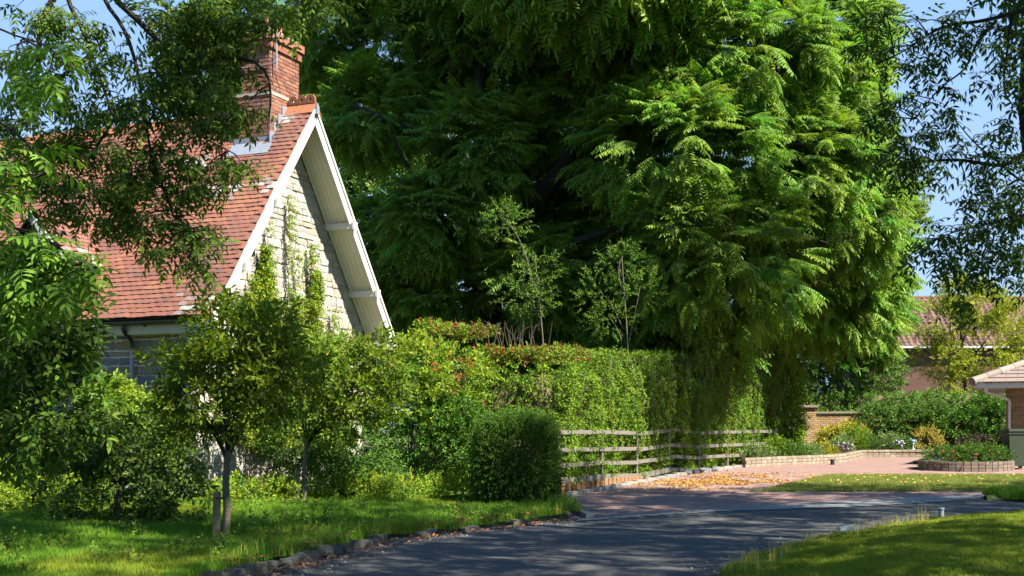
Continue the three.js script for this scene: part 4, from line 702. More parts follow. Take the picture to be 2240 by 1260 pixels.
  const high = crown([[3.5, 16.5, 37, 4.2, 3.6, 4, 1.4], [-1, 17, 38, 4.5, 3.5, 4.5, 1], [2, 14.6, 34, 3.2, 2.4, 3, 0.7], [3, 16.6, 32.5, 3.2, 2.6, 2.4, 1], [2.4, 14, 32, 2.6, 1.5, 2.2, 0.8]], 10500, { shell: 0.4, gap: -0.25, per: 7, s0: 1.0, s1: 1.7, out: 0.7, up: 0.1, down: 0.5 });
  const tw = [], mSeed = leafMat(0.3, 0.13, 0.07, 0.3, 0.1);
  for (let i = 0; i < 60; i++) { const e = at(rr(1330, 1880), rr(20, 720), rr(32.6, 35.5)), o = e.clone().add(V(rr(-1.2, -0.3), rr(-0.7, 0.1), rr(-1.4, -0.5))); tw.push(limb([o, o.clone().lerp(e, 0.5).add(V(0, 0.15, 0)), e].map((v) => v.sub(base)), 0.028, 0.006, 5, 5)); }
  part('twigs', tw, M.twig, t);
  for (const [px, py, dd] of [[1780, 600, 36.6], [1775, 640, 36.6], [1790, 660, 36.6], [1705, 690, 36], [1740, 700, 36.6], [1600, 470, 31.4], [1680, 640, 36.4], [1850, 560, 37.6]]) for (let k = 0; k < 3; k++) { const o = part('seed_cluster', GEO.tiny[0], mSeed, t); o.applyMatrix4(new THREE.Matrix4().makeTranslation(base.clone().negate()).multiply(basis(at(px + gauss() * 8, py + gauss() * 8, dd), V(gauss() * 0.3, -1, gauss() * 0.3), V(1, 0, 0), rr(1.2, 2)))); }
  foliage(t, GEO.heaven, mHeaven, [...bright, ...inner, ...high], { single: 300, name: 'frond' });
}
function simpleTree(name, label, cat, base, tops, lobes, n, geos, mat, o = {}, group, bark) {
  const t = thing(name, label, cat, base, 0, group);
  const lists = [{ p: [base.clone().add(V(0, -0.2, 0)), base.clone().lerp(tops[0], 0.5).add(V(0.1, 0, 0.1)), tops[0]], r0: o.r ?? 0.2, r1: (o.r ?? 0.2) * 0.45 }];
  for (const l of lobes) { const s = base.clone().lerp(tops[0], rr(0.45, 0.85)), e = V(l[0], l[1] + l[4] * 0.3, -l[2]); lists.push({ p: [s, s.clone().lerp(e, 0.5).add(V(rr(-0.1, 0.1), 0.12 * s.distanceTo(e), 0)), e], r0: (o.r ?? 0.2) * 0.4, r1: 0.012, k: 6 }); }
  trunkOf(t, lists, bark);
  foliage(t, geos, mat, crown(lobes, n, o), { single: o.single ?? 0, name: o.leaf ?? 'leaf_spray' });
  return t;
}
const lobeAt = (px, py, d, rx, ry, rz, w) => { const p = at(px, py, d); return [p.x, p.y, d, rx, ry, rz, w]; };
{ // pale tree beyond the great tree, at the sky's edge
  const b = V(gx(1880, 50), G(50), -50);
  simpleTree('ash_tree', 'pale green tree at the sky edge beside the great tree', 'tree', b, [at(1890, 500, 50)], [lobeAt(1930, 420, 50, 1.6, 1.7, 1.6, 1), lobeAt(1900, 560, 50, 1.5, 1.6, 1.6, 1), lobeAt(1970, 500, 50, 0.9, 1.0, 1, 0.4), lobeAt(1900, 690, 50, 1.4, 1.5, 1.5, 0.8), lobeAt(1870, 300, 50, 1.6, 1.8, 1.6, 0.8)], 1900, [GEO.rough[0]], mPale, { shell: 0.5, s0: 0.45, s1: 0.75, gap: -0.1, freq: 0.8, r: 0.18, single: 40 });
  // trees filling the dark wood behind
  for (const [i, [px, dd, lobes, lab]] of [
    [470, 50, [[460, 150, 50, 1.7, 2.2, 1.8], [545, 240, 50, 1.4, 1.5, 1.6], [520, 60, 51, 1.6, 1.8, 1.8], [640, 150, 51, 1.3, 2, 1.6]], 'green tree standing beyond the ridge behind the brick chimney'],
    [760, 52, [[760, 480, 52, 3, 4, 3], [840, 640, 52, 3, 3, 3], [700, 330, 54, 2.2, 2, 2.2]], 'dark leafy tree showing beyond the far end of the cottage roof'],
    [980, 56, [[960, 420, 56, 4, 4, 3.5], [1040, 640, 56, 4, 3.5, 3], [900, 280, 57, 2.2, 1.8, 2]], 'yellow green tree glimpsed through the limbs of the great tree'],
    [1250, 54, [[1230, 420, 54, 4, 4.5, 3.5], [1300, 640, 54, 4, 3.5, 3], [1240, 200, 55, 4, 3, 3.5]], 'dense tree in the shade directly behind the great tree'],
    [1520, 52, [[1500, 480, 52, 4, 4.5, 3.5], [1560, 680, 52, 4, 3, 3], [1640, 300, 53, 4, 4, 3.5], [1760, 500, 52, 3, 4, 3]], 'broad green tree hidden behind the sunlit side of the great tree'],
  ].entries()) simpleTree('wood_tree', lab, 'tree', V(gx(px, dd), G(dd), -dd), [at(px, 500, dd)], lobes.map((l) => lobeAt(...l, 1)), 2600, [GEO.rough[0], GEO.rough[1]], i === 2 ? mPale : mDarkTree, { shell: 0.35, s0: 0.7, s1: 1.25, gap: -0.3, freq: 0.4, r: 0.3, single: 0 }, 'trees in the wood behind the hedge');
  // saplings and undergrowth behind the hedge
  const us = thing('undergrowth', 'shady mixed undergrowth filling the ground behind the hedge', 'undergrowth', V(0, G(33), -33)); us.userData.kind = 'stuff';
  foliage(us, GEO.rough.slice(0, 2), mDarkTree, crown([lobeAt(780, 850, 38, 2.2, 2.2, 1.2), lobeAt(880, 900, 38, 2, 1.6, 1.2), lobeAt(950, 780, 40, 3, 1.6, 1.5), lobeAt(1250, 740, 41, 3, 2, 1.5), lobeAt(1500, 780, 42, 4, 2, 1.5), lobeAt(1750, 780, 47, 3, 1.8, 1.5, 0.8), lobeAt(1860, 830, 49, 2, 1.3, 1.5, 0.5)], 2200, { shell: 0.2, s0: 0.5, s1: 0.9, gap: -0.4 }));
  simpleTree('young_maple', 'thin young maple lit in patches above the middle of the hedge', 'sapling', V(gx(1195, 31), G(31), -31), [at(1170, 560, 31)], [lobeAt(1110, 490, 31, 0.5, 0.45, 0.5), lobeAt(1170, 600, 31, 0.75, 0.5, 0.6), lobeAt(1150, 650, 31, 0.7, 0.4, 0.6), lobeAt(1090, 470, 31, 0.25, 0.3, 0.3, 0.4)], 330, GEO.small, leafMat(0.09, 0.175, 0.02, 0.4, 0.25), { shell: 0.3, s0: 0.8, s1: 1.2, gap: 0, freq: 2.2, r: 0.03, single: 50 }, null, M.barkPale);
  simpleTree('young_maple', 'young maple with pale stems lit beside the darkest part of the wood', 'sapling', V(gx(1370, 31.5), G(31.5), -31.5), [at(1360, 560, 31.5)], [lobeAt(1360, 570, 31.5, 0.6, 0.35, 0.5), lobeAt(1310, 650, 31.5, 0.6, 0.6, 0.5), lobeAt(1400, 640, 31.5, 0.5, 0.5, 0.5), lobeAt(1330, 700, 31.5, 0.6, 0.4, 0.5)], 340, GEO.small, leafMat(0.09, 0.175, 0.02, 0.4, 0.25), { shell: 0.3, s0: 0.8, s1: 1.2, gap: 0, freq: 2.2, r: 0.03, single: 50 }, null, M.barkPale);
  // pale yellow-green tree before the far house
  simpleTree('robinia_tree', 'airy yellow green tree with thin trunk before the far pantile roof', 'tree', V(gx(2108, 52), G(52), -52), [at(2100, 700, 52)], [lobeAt(2060, 700, 52, 1.2, 0.7, 1.1), lobeAt(2150, 670, 52, 1.2, 0.7, 1.1), lobeAt(2110, 640, 52, 1, 0.6, 1), lobeAt(2060, 790, 52, 1.1, 0.8, 1.1), lobeAt(2160, 770, 52, 1.4, 1.0, 1.1), lobeAt(2210, 710, 52, 0.8, 0.8, 0.9), lobeAt(2100, 840, 52, 1.2, 0.6, 1)], 3400, GEO.small, mYellow, { shell: 0.25, s0: 1.0, s1: 1.8, gap: -0.05, freq: 1.1, r: 0.1, single: 60 });
}
// ---- boughs of the near ash trees: limbs given in the picture's pixels and a depth, with twigs from them to each spray cluster
function ash(name, label, base, limbs, clusters, { geos, mat, fronds, single, tw = 0.009, high, mult = 1.1 }) {
  const t = thing(name, label, 'tree', base), pts = [];
  trunkOf(t, limbs.map((l) => ({ p: l[0], r0: l[1], r1: l[2], k: 7 })));
  for (const l of limbs) { const c = new THREE.CatmullRomCurve3(l[0], false, 'centripetal'), n = 40; for (let i = 4; i <= n; i++) pts.push(c.getPoint(i / n)); }
  const items = [], twigs = [];
  for (const [px, py, rpx, d, n, dz = 0.5] of clusters) {
    for (let k = 0; k < Math.round(n * mult); k++) {
      const dd = d + gauss() * dz, e = at(px + gauss() * rpx, py + gauss() * rpx * 0.8, dd); let best = pts[0], bd = 1e9;
      for (const p of pts) { const q = p.distanceTo(e) + (p.y < e.y ? (e.y - p.y) * 0.6 : 0) + rnd() * 0.2; if (q < bd) { bd = q; best = p; } }
      const dir = e.clone().sub(best).setY(e.y - best.y - 0.15 * bd).normalize();
      if (k % 2 === 0 && bd < 2.5) twigs.push(limb([best, best.clone().lerp(e, 0.5).add(V(rr(-0.08, 0.08), 0.1 * bd, rr(-0.08, 0.08))), e], Math.min(0.016, tw * (0.6 + bd)), 0.003, 4, 6, 0));
      for (let f = 0; f < fronds; f++) { const a = f * 2.2 + rnd(), v = dir.clone().multiplyScalar(0.7).add(V(Math.cos(a) * 0.8, rr(-0.55, 0.15), Math.sin(a) * 0.8)).normalize(); items.push({ m: basis(e.clone().addScaledVector(v, rr(-0.03, 0.05)), v, UPV, rr(0.75, 1.2), rr(-0.5, 0.5)), c: tint(0.22, 0.22) }); }
    }
  }
  if (twigs.length) part('twigs', twigs.map((g) => g.translate(-base.x, -base.y, -base.z)), M.bark, t);
  if (high) items.push(...crown(high.lobes, high.n, { shell: 0.2, per: 4, gap: high.gap ?? -0.1, freq: high.freq ?? 0.45, s0: 1.3, s1: 2.1, down: 0.3, spread: 0.9 }));
  foliage(t, geos, mat, items, { single, name: 'frond' });
  return t;
}
{
  const d = 13.6, b = V(-7.6, 0, -12.6), q = (x, y, dd = d) => at(x, y, dd), top = V(-6.6, 6.8, -13);
  ash('ash_tree', 'old ash tree whose drooping boughs hang across the cottage roof', b, [
    [[b, V(-7.4, 2.5, -12.8), V(-7.2, 5, -13), V(-6.8, 8, -13.2), V(-6.6, 11, -13.4)], 0.32, 0.14],
    [[V(-7, 7, -13.1), q(160, -90), q(114, 0), q(91, 48), q(86, 105), q(80, 190)], 0.085, 0.02],
    [[V(-6.9, 7.6, -13.1), q(120, -120), q(149, 0), q(190, 86), q(202, 124), q(225, 190), q(250, 260)], 0.06, 0.012],
    [[V(-6.9, 8, -13.2), q(180, -120), q(232, 6), q(267, 57), q(291, 118), q(305, 181), q(318, 260), q(330, 340)], 0.055, 0.012],
    [[V(-6.8, 8.4, -13.2), q(190, -110), q(255, 0), q(286, 29), q(333, 76), q(383, 127), q(470, 127), q(550, 133), q(583, 160), q(592, 210), q(585, 283)], 0.085, 0.008],
    [[q(383, 127), q(395, 180), q(396, 240), q(430, 290), q(500, 330)], 0.025, 0.006], [[q(400, 128), q(450, 110), q(520, 110), q(580, 60)], 0.02, 0.006],
    [[V(-6.8, 9, -13.2), q(300, -160), q(420, -60), q(560, -20), q(680, 0)], 0.06, 0.01],
    [[q(330, 340), q(360, 420), q(390, 500), q(415, 570)], 0.02, 0.005], [[q(200, 120), q(120, 180), q(60, 250), q(30, 340)], 0.03, 0.008], [[q(250, 260), q(200, 340), q(150, 420), q(110, 470)], 0.02, 0.006],
    [[q(86, 105), q(60, 90), q(37, 98)], 0.02, 0.01],
  ], [
    [80, 30, 40, d, 7], [40, 120, 30, d, 6], [150, 40, 40, d, 8], [200, 60, 40, d, 7], [140, 130, 50, d, 8], [215, 150, 35, d, 6], [270, 120, 30, d, 3], [60, 200, 50, d, 9], [140, 220, 50, d, 9], [230, 240, 40, d, 9], [30, 270, 40, d, 9],
    [330, 30, 40, d, 9], [400, 40, 50, d, 14], [480, 40, 50, d, 14], [560, 30, 45, d, 12], [640, 25, 45, d, 9], [700, 10, 35, d, 6], [370, 100, 40, d, 10], [440, 110, 45, d, 13], [500, 100, 40, d, 10], [350, 180, 40, d, 10], [420, 190, 45, d, 12], [480, 180, 35, d, 8], [540, 150, 20, d, 2], [300, 230, 40, d, 10], [380, 260, 45, d, 11], [450, 250, 35, d, 8], [520, 240, 25, d, 4], [570, 245, 16, d, 2],
    [100, 310, 50, d, 10], [180, 320, 50, d, 11], [260, 320, 50, d, 11], [340, 330, 45, d, 10], [420, 330, 40, d, 8], [490, 340, 30, d, 6], [530, 350, 22, d, 3], [60, 380, 45, d, 9], [150, 400, 45, d, 10], [230, 400, 45, d, 10], [310, 400, 45, d, 10], [390, 410, 40, d, 9], [440, 400, 30, d, 5], [130, 460, 40, d, 7], [210, 470, 35, d, 6], [290, 470, 40, d, 8], [360, 480, 38, d, 8], [420, 490, 30, d, 7], [350, 530, 25, d, 4], [410, 550, 25, d, 6], [420, 585, 15, d, 2], [455, 520, 18, d, 3],
  ], { geos: GEO.ash, mat: mAsh, fronds: 5, single: 300, mult: 1.05, high: { lobes: [[-6.5, 10, 13.5, 3.5, 2.4, 3.5, 1], [-3.6, 9.6, 13.6, 2, 1.5, 2.5, 0.5]], n: 500 } });
  const dn = 9.2;
  ash('ash_sapling', 'near ash boughs with long bright sunlit leaves beside the dormer', V(-4.6, 0, -8.6), [
    [[V(-4.6, 0, -8.6), V(-4.5, 1.2, -8.8), V(-4.35, 2.4, -9), V(-4.2, 3.6, -9.1), V(-4.1, 5, -9.2)], 0.07, 0.03],
    [[V(-4.4, 2.2, -8.95), at(-60, 520, dn), at(40, 500, dn), at(110, 530, dn), at(200, 590, dn)], 0.025, 0.004], [[V(-4.3, 2.9, -9), at(-50, 260, dn), at(20, 280, dn), at(70, 330, dn), at(100, 380, dn)], 0.02, 0.004], [[V(-4.2, 3.6, -9.1), at(-40, 60, dn), at(40, 80, dn), at(100, 100, dn), at(160, 150, dn)], 0.02, 0.004],
  ], [[20, 520, 35, dn, 7, 0.25], [80, 530, 35, dn, 8, 0.25], [140, 560, 35, dn, 8, 0.25], [60, 590, 40, dn, 8, 0.25], [120, 610, 35, dn, 7, 0.25], [180, 595, 12, dn, 2, 0.2], [20, 600, 30, dn, 6, 0.25], [50, 650, 35, dn, 5, 0.25], [30, 300, 25, dn, 4, 0.2], [80, 340, 25, dn, 4, 0.2], [40, 370, 30, dn, 5, 0.2], [60, 100, 25, dn, 3, 0.2], [130, 110, 25, dn, 4, 0.2], [40, 160, 25, dn, 4, 0.2], [100, 160, 20, dn, 3, 0.2], [20, 430, 25, dn, 4, 0.2]],
  { geos: [0, 1].map((i) => frond(0.25, 4, 0.092, 0.034, 0.25 + 0.3 * i, 0.15)), mat: mBright, fronds: 3, single: 150 });
}
{
  const d = 14, b = V(7.9, 0, -14.6), q = (x, y, dd = d) => at(x, y, dd);
  ash('ash_tree', 'dark ash tree hanging its branches over the far end of the road against the sky', b, [
    [[b, V(7.8, 3, -14.4), V(7.6, 6, -14.2), V(7.4, 9, -14), V(7.3, 12, -14)], 0.3, 0.12],
    [[V(7.6, 7, -14.2), q(2330, -60), q(2262, 40), q(2244, 150), q(2240, 260), q(2246, 330)], 0.12, 0.05],
    [[V(7.5, 7.4, -14.1), q(2300, 0), q(2220, 28), q(2150, 45), q(2060, 60), q(1980, 110), q(1920, 140)], 0.06, 0.006],
    [[q(2215, 32), q(2205, 100), q(2198, 200), q(2215, 230)], 0.022, 0.008], [[q(2180, 45), q(2140, 90), q(2110, 150), q(2060, 190), q(2000, 260)], 0.02, 0.005],
    [[V(7.6, 6, -14.2), q(2330, 350), q(2250, 400), q(2190, 360), q(2130, 310), q(2080, 250)], 0.04, 0.005], [[q(2246, 330), q(2200, 360), q(2100, 350), q(2000, 350), q(1930, 330)], 0.03, 0.005],
    [[V(7.7, 5, -14.3), q(2340, 480), q(2240, 470), q(2160, 490), q(2080, 510), q(2010, 540)], 0.04, 0.004], [[V(7.7, 4.8, -14.3), q(2330, 560), q(2250, 590), q(2180, 610), q(2110, 640)], 0.025, 0.004],
  ], [
    [1930, 30, 30, d, 7], [2000, 70, 35, d, 7], [2060, 45, 30, d, 6], [2120, 50, 30, d, 6], [2180, 35, 30, d, 6], [2225, 90, 25, d, 6], [1920, 120, 35, d, 7], [1970, 130, 35, d, 6], [2040, 120, 30, d, 5], [2090, 105, 25, d, 4], [2150, 95, 25, d, 4], [2215, 160, 25, d, 5], [2235, 220, 20, d, 5], [2185, 130, 20, d, 3],
    [1950, 230, 40, d, 7], [2000, 210, 30, d, 4], [2050, 200, 25, d, 4], [1960, 300, 40, d, 10], [2020, 280, 35, d, 6], [2060, 240, 20, d, 3], [2140, 165, 15, d, 2], [2200, 270, 22, d, 3], [2150, 290, 15, d, 2], [2080, 290, 20, d, 2],
    [1930, 340, 30, d, 6], [1990, 350, 35, d, 8], [2050, 350, 30, d, 6], [2110, 340, 25, d, 4], [2180, 330, 30, d, 6], [2230, 350, 25, d, 6], [2150, 380, 25, d, 5], [2210, 410, 30, d, 8], [2235, 460, 25, d, 7], [2170, 440, 30, d, 8], [2120, 440, 18, d, 3],
    [2130, 500, 30, d, 8], [2190, 490, 30, d, 9], [2070, 510, 28, d, 7], [2015, 530, 24, d, 5], [1980, 545, 12, d, 1], [2060, 560, 25, d, 5], [2120, 550, 26, d, 6], [2180, 550, 26, d, 6], [2230, 540, 25, d, 7], [2230, 610, 20, d, 4], [2170, 590, 20, d, 3], [2130, 625, 16, d, 5], [2110, 655, 14, d, 4], [2080, 575, 15, d, 2],
  ], { geos: GEO.ash, mat: leafMat(0.045, 0.1, 0.012, 0.35, 0.2), fronds: 4, single: 300, mult: 0.85, high: { lobes: [[6.8, 10.5, 14.5, 3.2, 2.2, 3.5, 1.1], [4.4, 9.6, 11, 2.6, 1.8, 3, 0.9], [7, 9.5, 8.5, 3.2, 2, 3, 0.9], [9, 9.2, 17.5, 2.8, 2, 2.6, 0.8], [1.2, 10, 11.5, 2.6, 1.6, 3, 0.5], [-1.5, 9.8, 9, 2.4, 1.5, 2.4, 0.35]], freq: 0.8, n: 6400, gap: -0.18 } });
  // trees that stand beside the road out of the frame, whose shade falls across the road, lawn and driveway
  for (const [x, z, h, lobes, n, lab] of [
    [15.5, 19.5, 9, [[13.5, 9.5, 20.5, 3.4, 2.6, 3, 1], [17, 10, 20, 3.4, 2.8, 3.2, 1], [12.2, 8, 17.6, 2.6, 2, 2.4, 0.7], [19.5, 8.5, 22, 3, 2.5, 3, 0.8], [12.4, 14.4, 27.2, 2, 1.3, 2.6, 0.9], [9.5, 10.2, 19, 2.4, 1.5, 2.6, 0.9], [10.5, 10.5, 21.3, 2, 1.4, 1.5, 0.7]], 7600, 'tall ash tree beside the road shading the drive entrance'],
    [9.5, 4.5, 9, [[8.5, 10, 4, 4, 2.4, 4, 1], [4, 10.5, 5, 3.4, 2.2, 3, 0.8], [12.5, 9.5, 7, 3.4, 2.4, 3.4, 0.8], [10.4, 9.8, 11.5, 2.8, 2.2, 2.8, 0.7]], 5400, 'tall ash tree near the viewpoint shading the near road'],
      [1.5, -9, 8, [[1, 9, -8, 5, 4, 3.5, 1], [-3, 6, -9, 3.5, 3.5, 3, 0.8], [5, 6, -9.5, 3.5, 3.5, 3, 0.8]], 2600, 'leafy ash tree standing behind the viewpoint and darkening the near road'],
    [-13, -1, 8, [[-12.5, 8, -1, 3.5, 4, 4.5, 1], [-14, 5, 4, 3, 4, 4, 0.9]], 2200, 'leafy ash tree on the lawn beside the viewpoint, out beyond the cherry tree'],
  ]) simpleTree('ash_tree', lab, 'tree', V(x, 0, -z), [V(x, h, -z)], lobes, n, GEO.ash, mAsh, { shell: 0.2, per: 4, s0: 1.4, s1: 2.2, gap: -0.2, freq: 0.45, r: 0.3, down: 0.3, spread: 0.9 });
}
// ------------------------------------------------------------------ young trees on the lawn
function youngTree(label, px, py, d, forkPx, lobes, n, stake, mat, lean = 0, o = {}) {
  const b = V(gx(px, d), 0.1, -d), t = thing('young_tree', label, 'young tree', b, 0), f = at(...forkPx, d);
  const lists = [{ p: [b.clone().add(V(0, -0.1, 0)), b.clone().lerp(f, 0.3).add(V(lean, 0, 0)), b.clone().lerp(f, 0.65).add(V(-lean * 0.3, 0, 0)), f], r0: 0.055, r1: 0.038, k: 9 }];
  for (const l of lobes) { const e = V(l[0], l[1] + l[4] * 0.2, -l[2]), s = b.clone().lerp(f, rr(0.86, 1)); lists.push({ p: [s, s.clone().lerp(e, 0.45).add(V(0, 0.12, 0)), e], r0: 0.022, r1: 0.006, k: 5 }); for (let k = 0; k < 3; k++) { const w = e.clone().add(V(gauss() * l[3] * 0.8, gauss() * l[4] * 0.8, gauss() * l[5] * 0.8)); lists.push({ p: [s.clone().lerp(e, 0.6), s.clone().lerp(w, 0.8).add(V(0, 0.06, 0)), w], r0: 0.011, r1: 0.003, k: 4 }); } }
  trunkOf(t, lists, M.bark, 'branch'); t.children[0].material = M.barkPale;
  if (stake) { const s = part('stake', chunk(0.03), solid(0.2, 0.17, 0.11, 0.95), t); s.scale.set(0.085, stake, 0.06); s.position.set(-0.075, stake / 2 - 0.05, 0.02); s.rotation.z = rr(-0.02, 0.02); part('tie', new THREE.TorusGeometry(0.06, 0.008, 5, 12).rotateX(Math.PI / 2).scale(1.4, 1, 1).translate(-0.03, stake * 0.8, 0), M.black, t); }
  foliage(t, GEO.broad, mat, crown(lobes, n, { shell: 0.3, s0: 0.65, s1: 1.05, gap: -0.1, freq: 2.4, up: 0.5, spread: 0.9, vary: 0.28, warm: 0.3, ...o }), { single: 150, name: 'leaf_spray' });
}
const mCherry = leafMat(0.155, 0.23, 0.012, 0.5, 0.4);
youngTree('staked young tree with pale lower trunk on the lawn before the gable', 488, 1200, 15.3, [500, 985], [lobeAt(475, 815, 15.3, 0.46, 0.36, 0.6), lobeAt(540, 790, 15.3, 0.62, 0.45, 0.6), lobeAt(500, 880, 15.3, 0.7, 0.34, 0.6), lobeAt(430, 895, 15.3, 0.42, 0.3, 0.5), lobeAt(480, 715, 15.3, 0.28, 0.26, 0.3, 0.3), lobeAt(360, 800, 15.3, 0.16, 0.1, 0.3, 0.08), lobeAt(620, 830, 15.3, 0.5, 0.4, 0.5, 0.8), lobeAt(580, 720, 15.3, 0.4, 0.25, 0.4, 0.4)], 1350, 0.66, mCherry, 0.03);
youngTree('young tree with dark trunk on the lawn nearest the big hedge', 660, 1122, 21.6, [672, 960], [lobeAt(700, 800, 21.6, 0.75, 0.55, 0.7), lobeAt(780, 850, 21.6, 0.6, 0.5, 0.6), lobeAt(660, 880, 21.6, 0.75, 0.5, 0.6), lobeAt(620, 780, 21.6, 0.5, 0.4, 0.5, 0.6), lobeAt(750, 920, 21.6, 0.5, 0.35, 0.5, 0.6), lobeAt(830, 790, 21.6, 0.42, 0.4, 0.4, 0.6), lobeAt(840, 870, 21.6, 0.4, 0.35, 0.4, 0.5)], 1550, 0.7, mCherry, 0.02, { s0: 0.65, s1: 1.05 });
youngTree('low young tree with dark weeping foliage near the lawn corner by the cottage front', 256, 1168, 17.4, [258, 1060], [lobeAt(200, 960, 17.4, 0.6, 0.4, 0.5), lobeAt(300, 970, 17.4, 0.6, 0.4, 0.5), lobeAt(370, 1040, 17.4, 0.42, 0.55, 0.45), lobeAt(150, 1040, 17.4, 0.42, 0.5, 0.45), lobeAt(400, 1110, 17.4, 0.22, 0.32, 0.3, 0.4), lobeAt(290, 1060, 17.4, 0.5, 0.4, 0.4, 0.7)], 900, 0, leafMat(0.07, 0.135, 0.016, 0.4, 0.45), 0.02, { up: -0.2, s0: 0.75, s1: 1.1 });
// dark glossy branches hanging in from the near side
{
  const d = 11, b = V(-5.6, 0, -10.8), t = thing('cherry_tree', 'near cherry tree with dark glossy hanging leaves below the ash boughs', 'tree', b);
  const lb = [lobeAt(40, 760, d, 0.45, 0.4, 0.5), lobeAt(90, 700, d, 0.36, 0.26, 0.4), lobeAt(60, 860, d, 0.5, 0.4, 0.5), lobeAt(90, 800, d, 0.22, 0.3, 0.4, 0.6), lobeAt(110, 910, d, 0.3, 0.24, 0.4, 0.7), lobeAt(30, 950, d, 0.4, 0.2, 0.4, 0.6), lobeAt(20, 680, d, 0.35, 0.25, 0.4, 0.6), lobeAt(190, 900, d, 0.14, 0.12, 0.2, 0.2)];
  const lists = [{ p: [b, V(-5.4, 1.2, -10.9), V(-5.2, 2.4, -11), V(-5, 3.4, -11)], r0: 0.11, r1: 0.04, k: 8 }]; for (const l of lb) { const e = V(l[0], l[1], -l[2]), s = V(-5.25, rr(1.8, 2.8), -10.95); lists.push({ p: [s, s.clone().lerp(e, 0.5).add(V(0, 0.15, 0)), e], r0: 0.025, r1: 0.006, k: 5 }); }
  trunkOf(t, lists); foliage(t, GEO.broad, leafMat(0.085, 0.165, 0.016, 0.42, 0.5), crown(lb, 760, { shell: 0.2, s0: 0.75, s1: 1.15, gap: -0.2, freq: 2.5, up: -0.5, spread: 0.8 }), { single: 150, name: 'leaf_spray' });
}

// ------------------------------------------------------------------ shrubs, climbers, garden plants
function shrub(name, label, cat, pos, lobes, n, geos, mat, o = {}, group) {
  const t = thing(name, label, cat, pos, 0, group), st = [];
  for (const l of lobes) for (let k = 0; k < 2; k++) { const e = V(l[0] + gauss() * l[3] * 0.5, l[1] + l[4] * 0.4, -l[2] + gauss() * l[5] * 0.5).sub(pos); st.push(limb([V(rr(-0.1, 0.1), -0.05, 0), e.clone().multiplyScalar(0.5).add(V(rr(-0.1, 0.1), 0.1, 0)), e], 0.016, 0.005, 5, 6)); }
  part('stems', st, M.bark, t);
  foliage(t, geos, mat, crown(lobes, n, { shell: 0.5, gap: -0.35, freq: 1.5, spread: 0.9, s0: 0.8, s1: 1.3, ymin: 0.02, ...o }), { single: o.single ?? 40, name: o.leaf ?? 'leaf_spray' });
  return t;
}
const mBox = leafMat(0.075, 0.16, 0.016, 0.42, 0.3), mLaurel = leafMat(0.075, 0.175, 0.022, 0.35, 0.55), mLime = leafMat(0.23, 0.33, 0.03, 0.48, 0.25), mGold = leafMat(0.36, 0.34, 0.045, 0.4, 0.3), mIvy = leafMat(0.09, 0.18, 0.035, 0.35, 0.4), mGreyLeaf = leafMat(0.17, 0.25, 0.13, 0.35, 0.2);
{ // clipped dark shrub at the lawn corner: a squarish block
  const d = 22.8, x = gx(1130, d), t = thing('clipped_shrub', 'clipped dark green box shrub at the lawn corner before the fence', 'shrub', V(x, 0.05, -d));
  const it = []; for (let k = 0; k < 8200; k++) { const u = V(rr(-1, 1), rr(-1, 1), rr(-1, 1)), deep = 1 - 0.35 * rnd() ** 3, ax = Math.floor(rnd() * 3), s = u.toArray(); s[ax] = Math.sign(s[ax]); const v = V(...s); const l = v.length(); v.multiplyScalar(deep).multiplyScalar(1 - 0.38 * Math.max(0, l - 1.0)); const p = V(x + v.x * 0.68 * (1 + 0.07 * noise(v.y * 2, v.z * 2)), 0.05 + 0.8 + v.y * 0.8 * (1 + 0.05 * noise(v.x * 2.5, v.z * 2, 4)), -d + v.z * 0.7).addScaledVector(V(gauss(), gauss(), gauss()), 0.055); it.push({ m: basis(p, v.clone().add(V(gauss() * 0.7, 0.3 + gauss() * 0.5, gauss() * 0.7)), UPV, rr(0.7, 1.15), rr(-1, 1)), c: tint(0.25, 0.2) }); }
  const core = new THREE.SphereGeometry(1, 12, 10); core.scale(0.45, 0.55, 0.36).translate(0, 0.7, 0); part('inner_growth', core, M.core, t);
  foliage(t, GEO.tiny, mBox, it, { single: 60 });
}
// foot of the cottage and the hedge
shrub('laurel_bush', 'leafy dark green bush between the young trees and the gable foot', 'bush', V(gx(700, 23.4), 0.05, -23.4), [lobeAt(660, 960, 23.4, 0.75, 0.5, 0.7), lobeAt(770, 990, 23.4, 0.7, 0.6, 0.7), lobeAt(700, 1050, 23.2, 0.9, 0.5, 0.6), lobeAt(810, 1060, 23.4, 0.5, 0.4, 0.6)], 1700, GEO.small, mIvy);
shrub('laurel_bush', 'deep green bush filling the shaded gap between cottage corner and hedge', 'bush', V(gx(900, 25), 0.05, -25), [lobeAt(880, 870, 25.3, 0.6, 0.8, 0.6), lobeAt(940, 960, 25, 0.75, 0.8, 0.6), lobeAt(1010, 950, 25, 0.5, 0.7, 0.5), lobeAt(890, 1050, 24.8, 0.6, 0.45, 0.6)], 1700, GEO.broad, mLaurel, { s0: 0.6, s1: 0.95 });
shrub('photinia_bush', 'bush with orange red and yellow leaves at the top corner of the hedge', 'bush', V(gx(930, 25.3), 0.05, -25.3), [lobeAt(930, 790, 25.4, 0.55, 0.45, 0.45), lobeAt(1000, 830, 25.2, 0.7, 0.45, 0.5), lobeAt(960, 880, 25.1, 0.6, 0.35, 0.4, 0.6)], 620, GEO.broad, mLime, { s0: 0.7, s1: 1.1, gap: 0.0 });
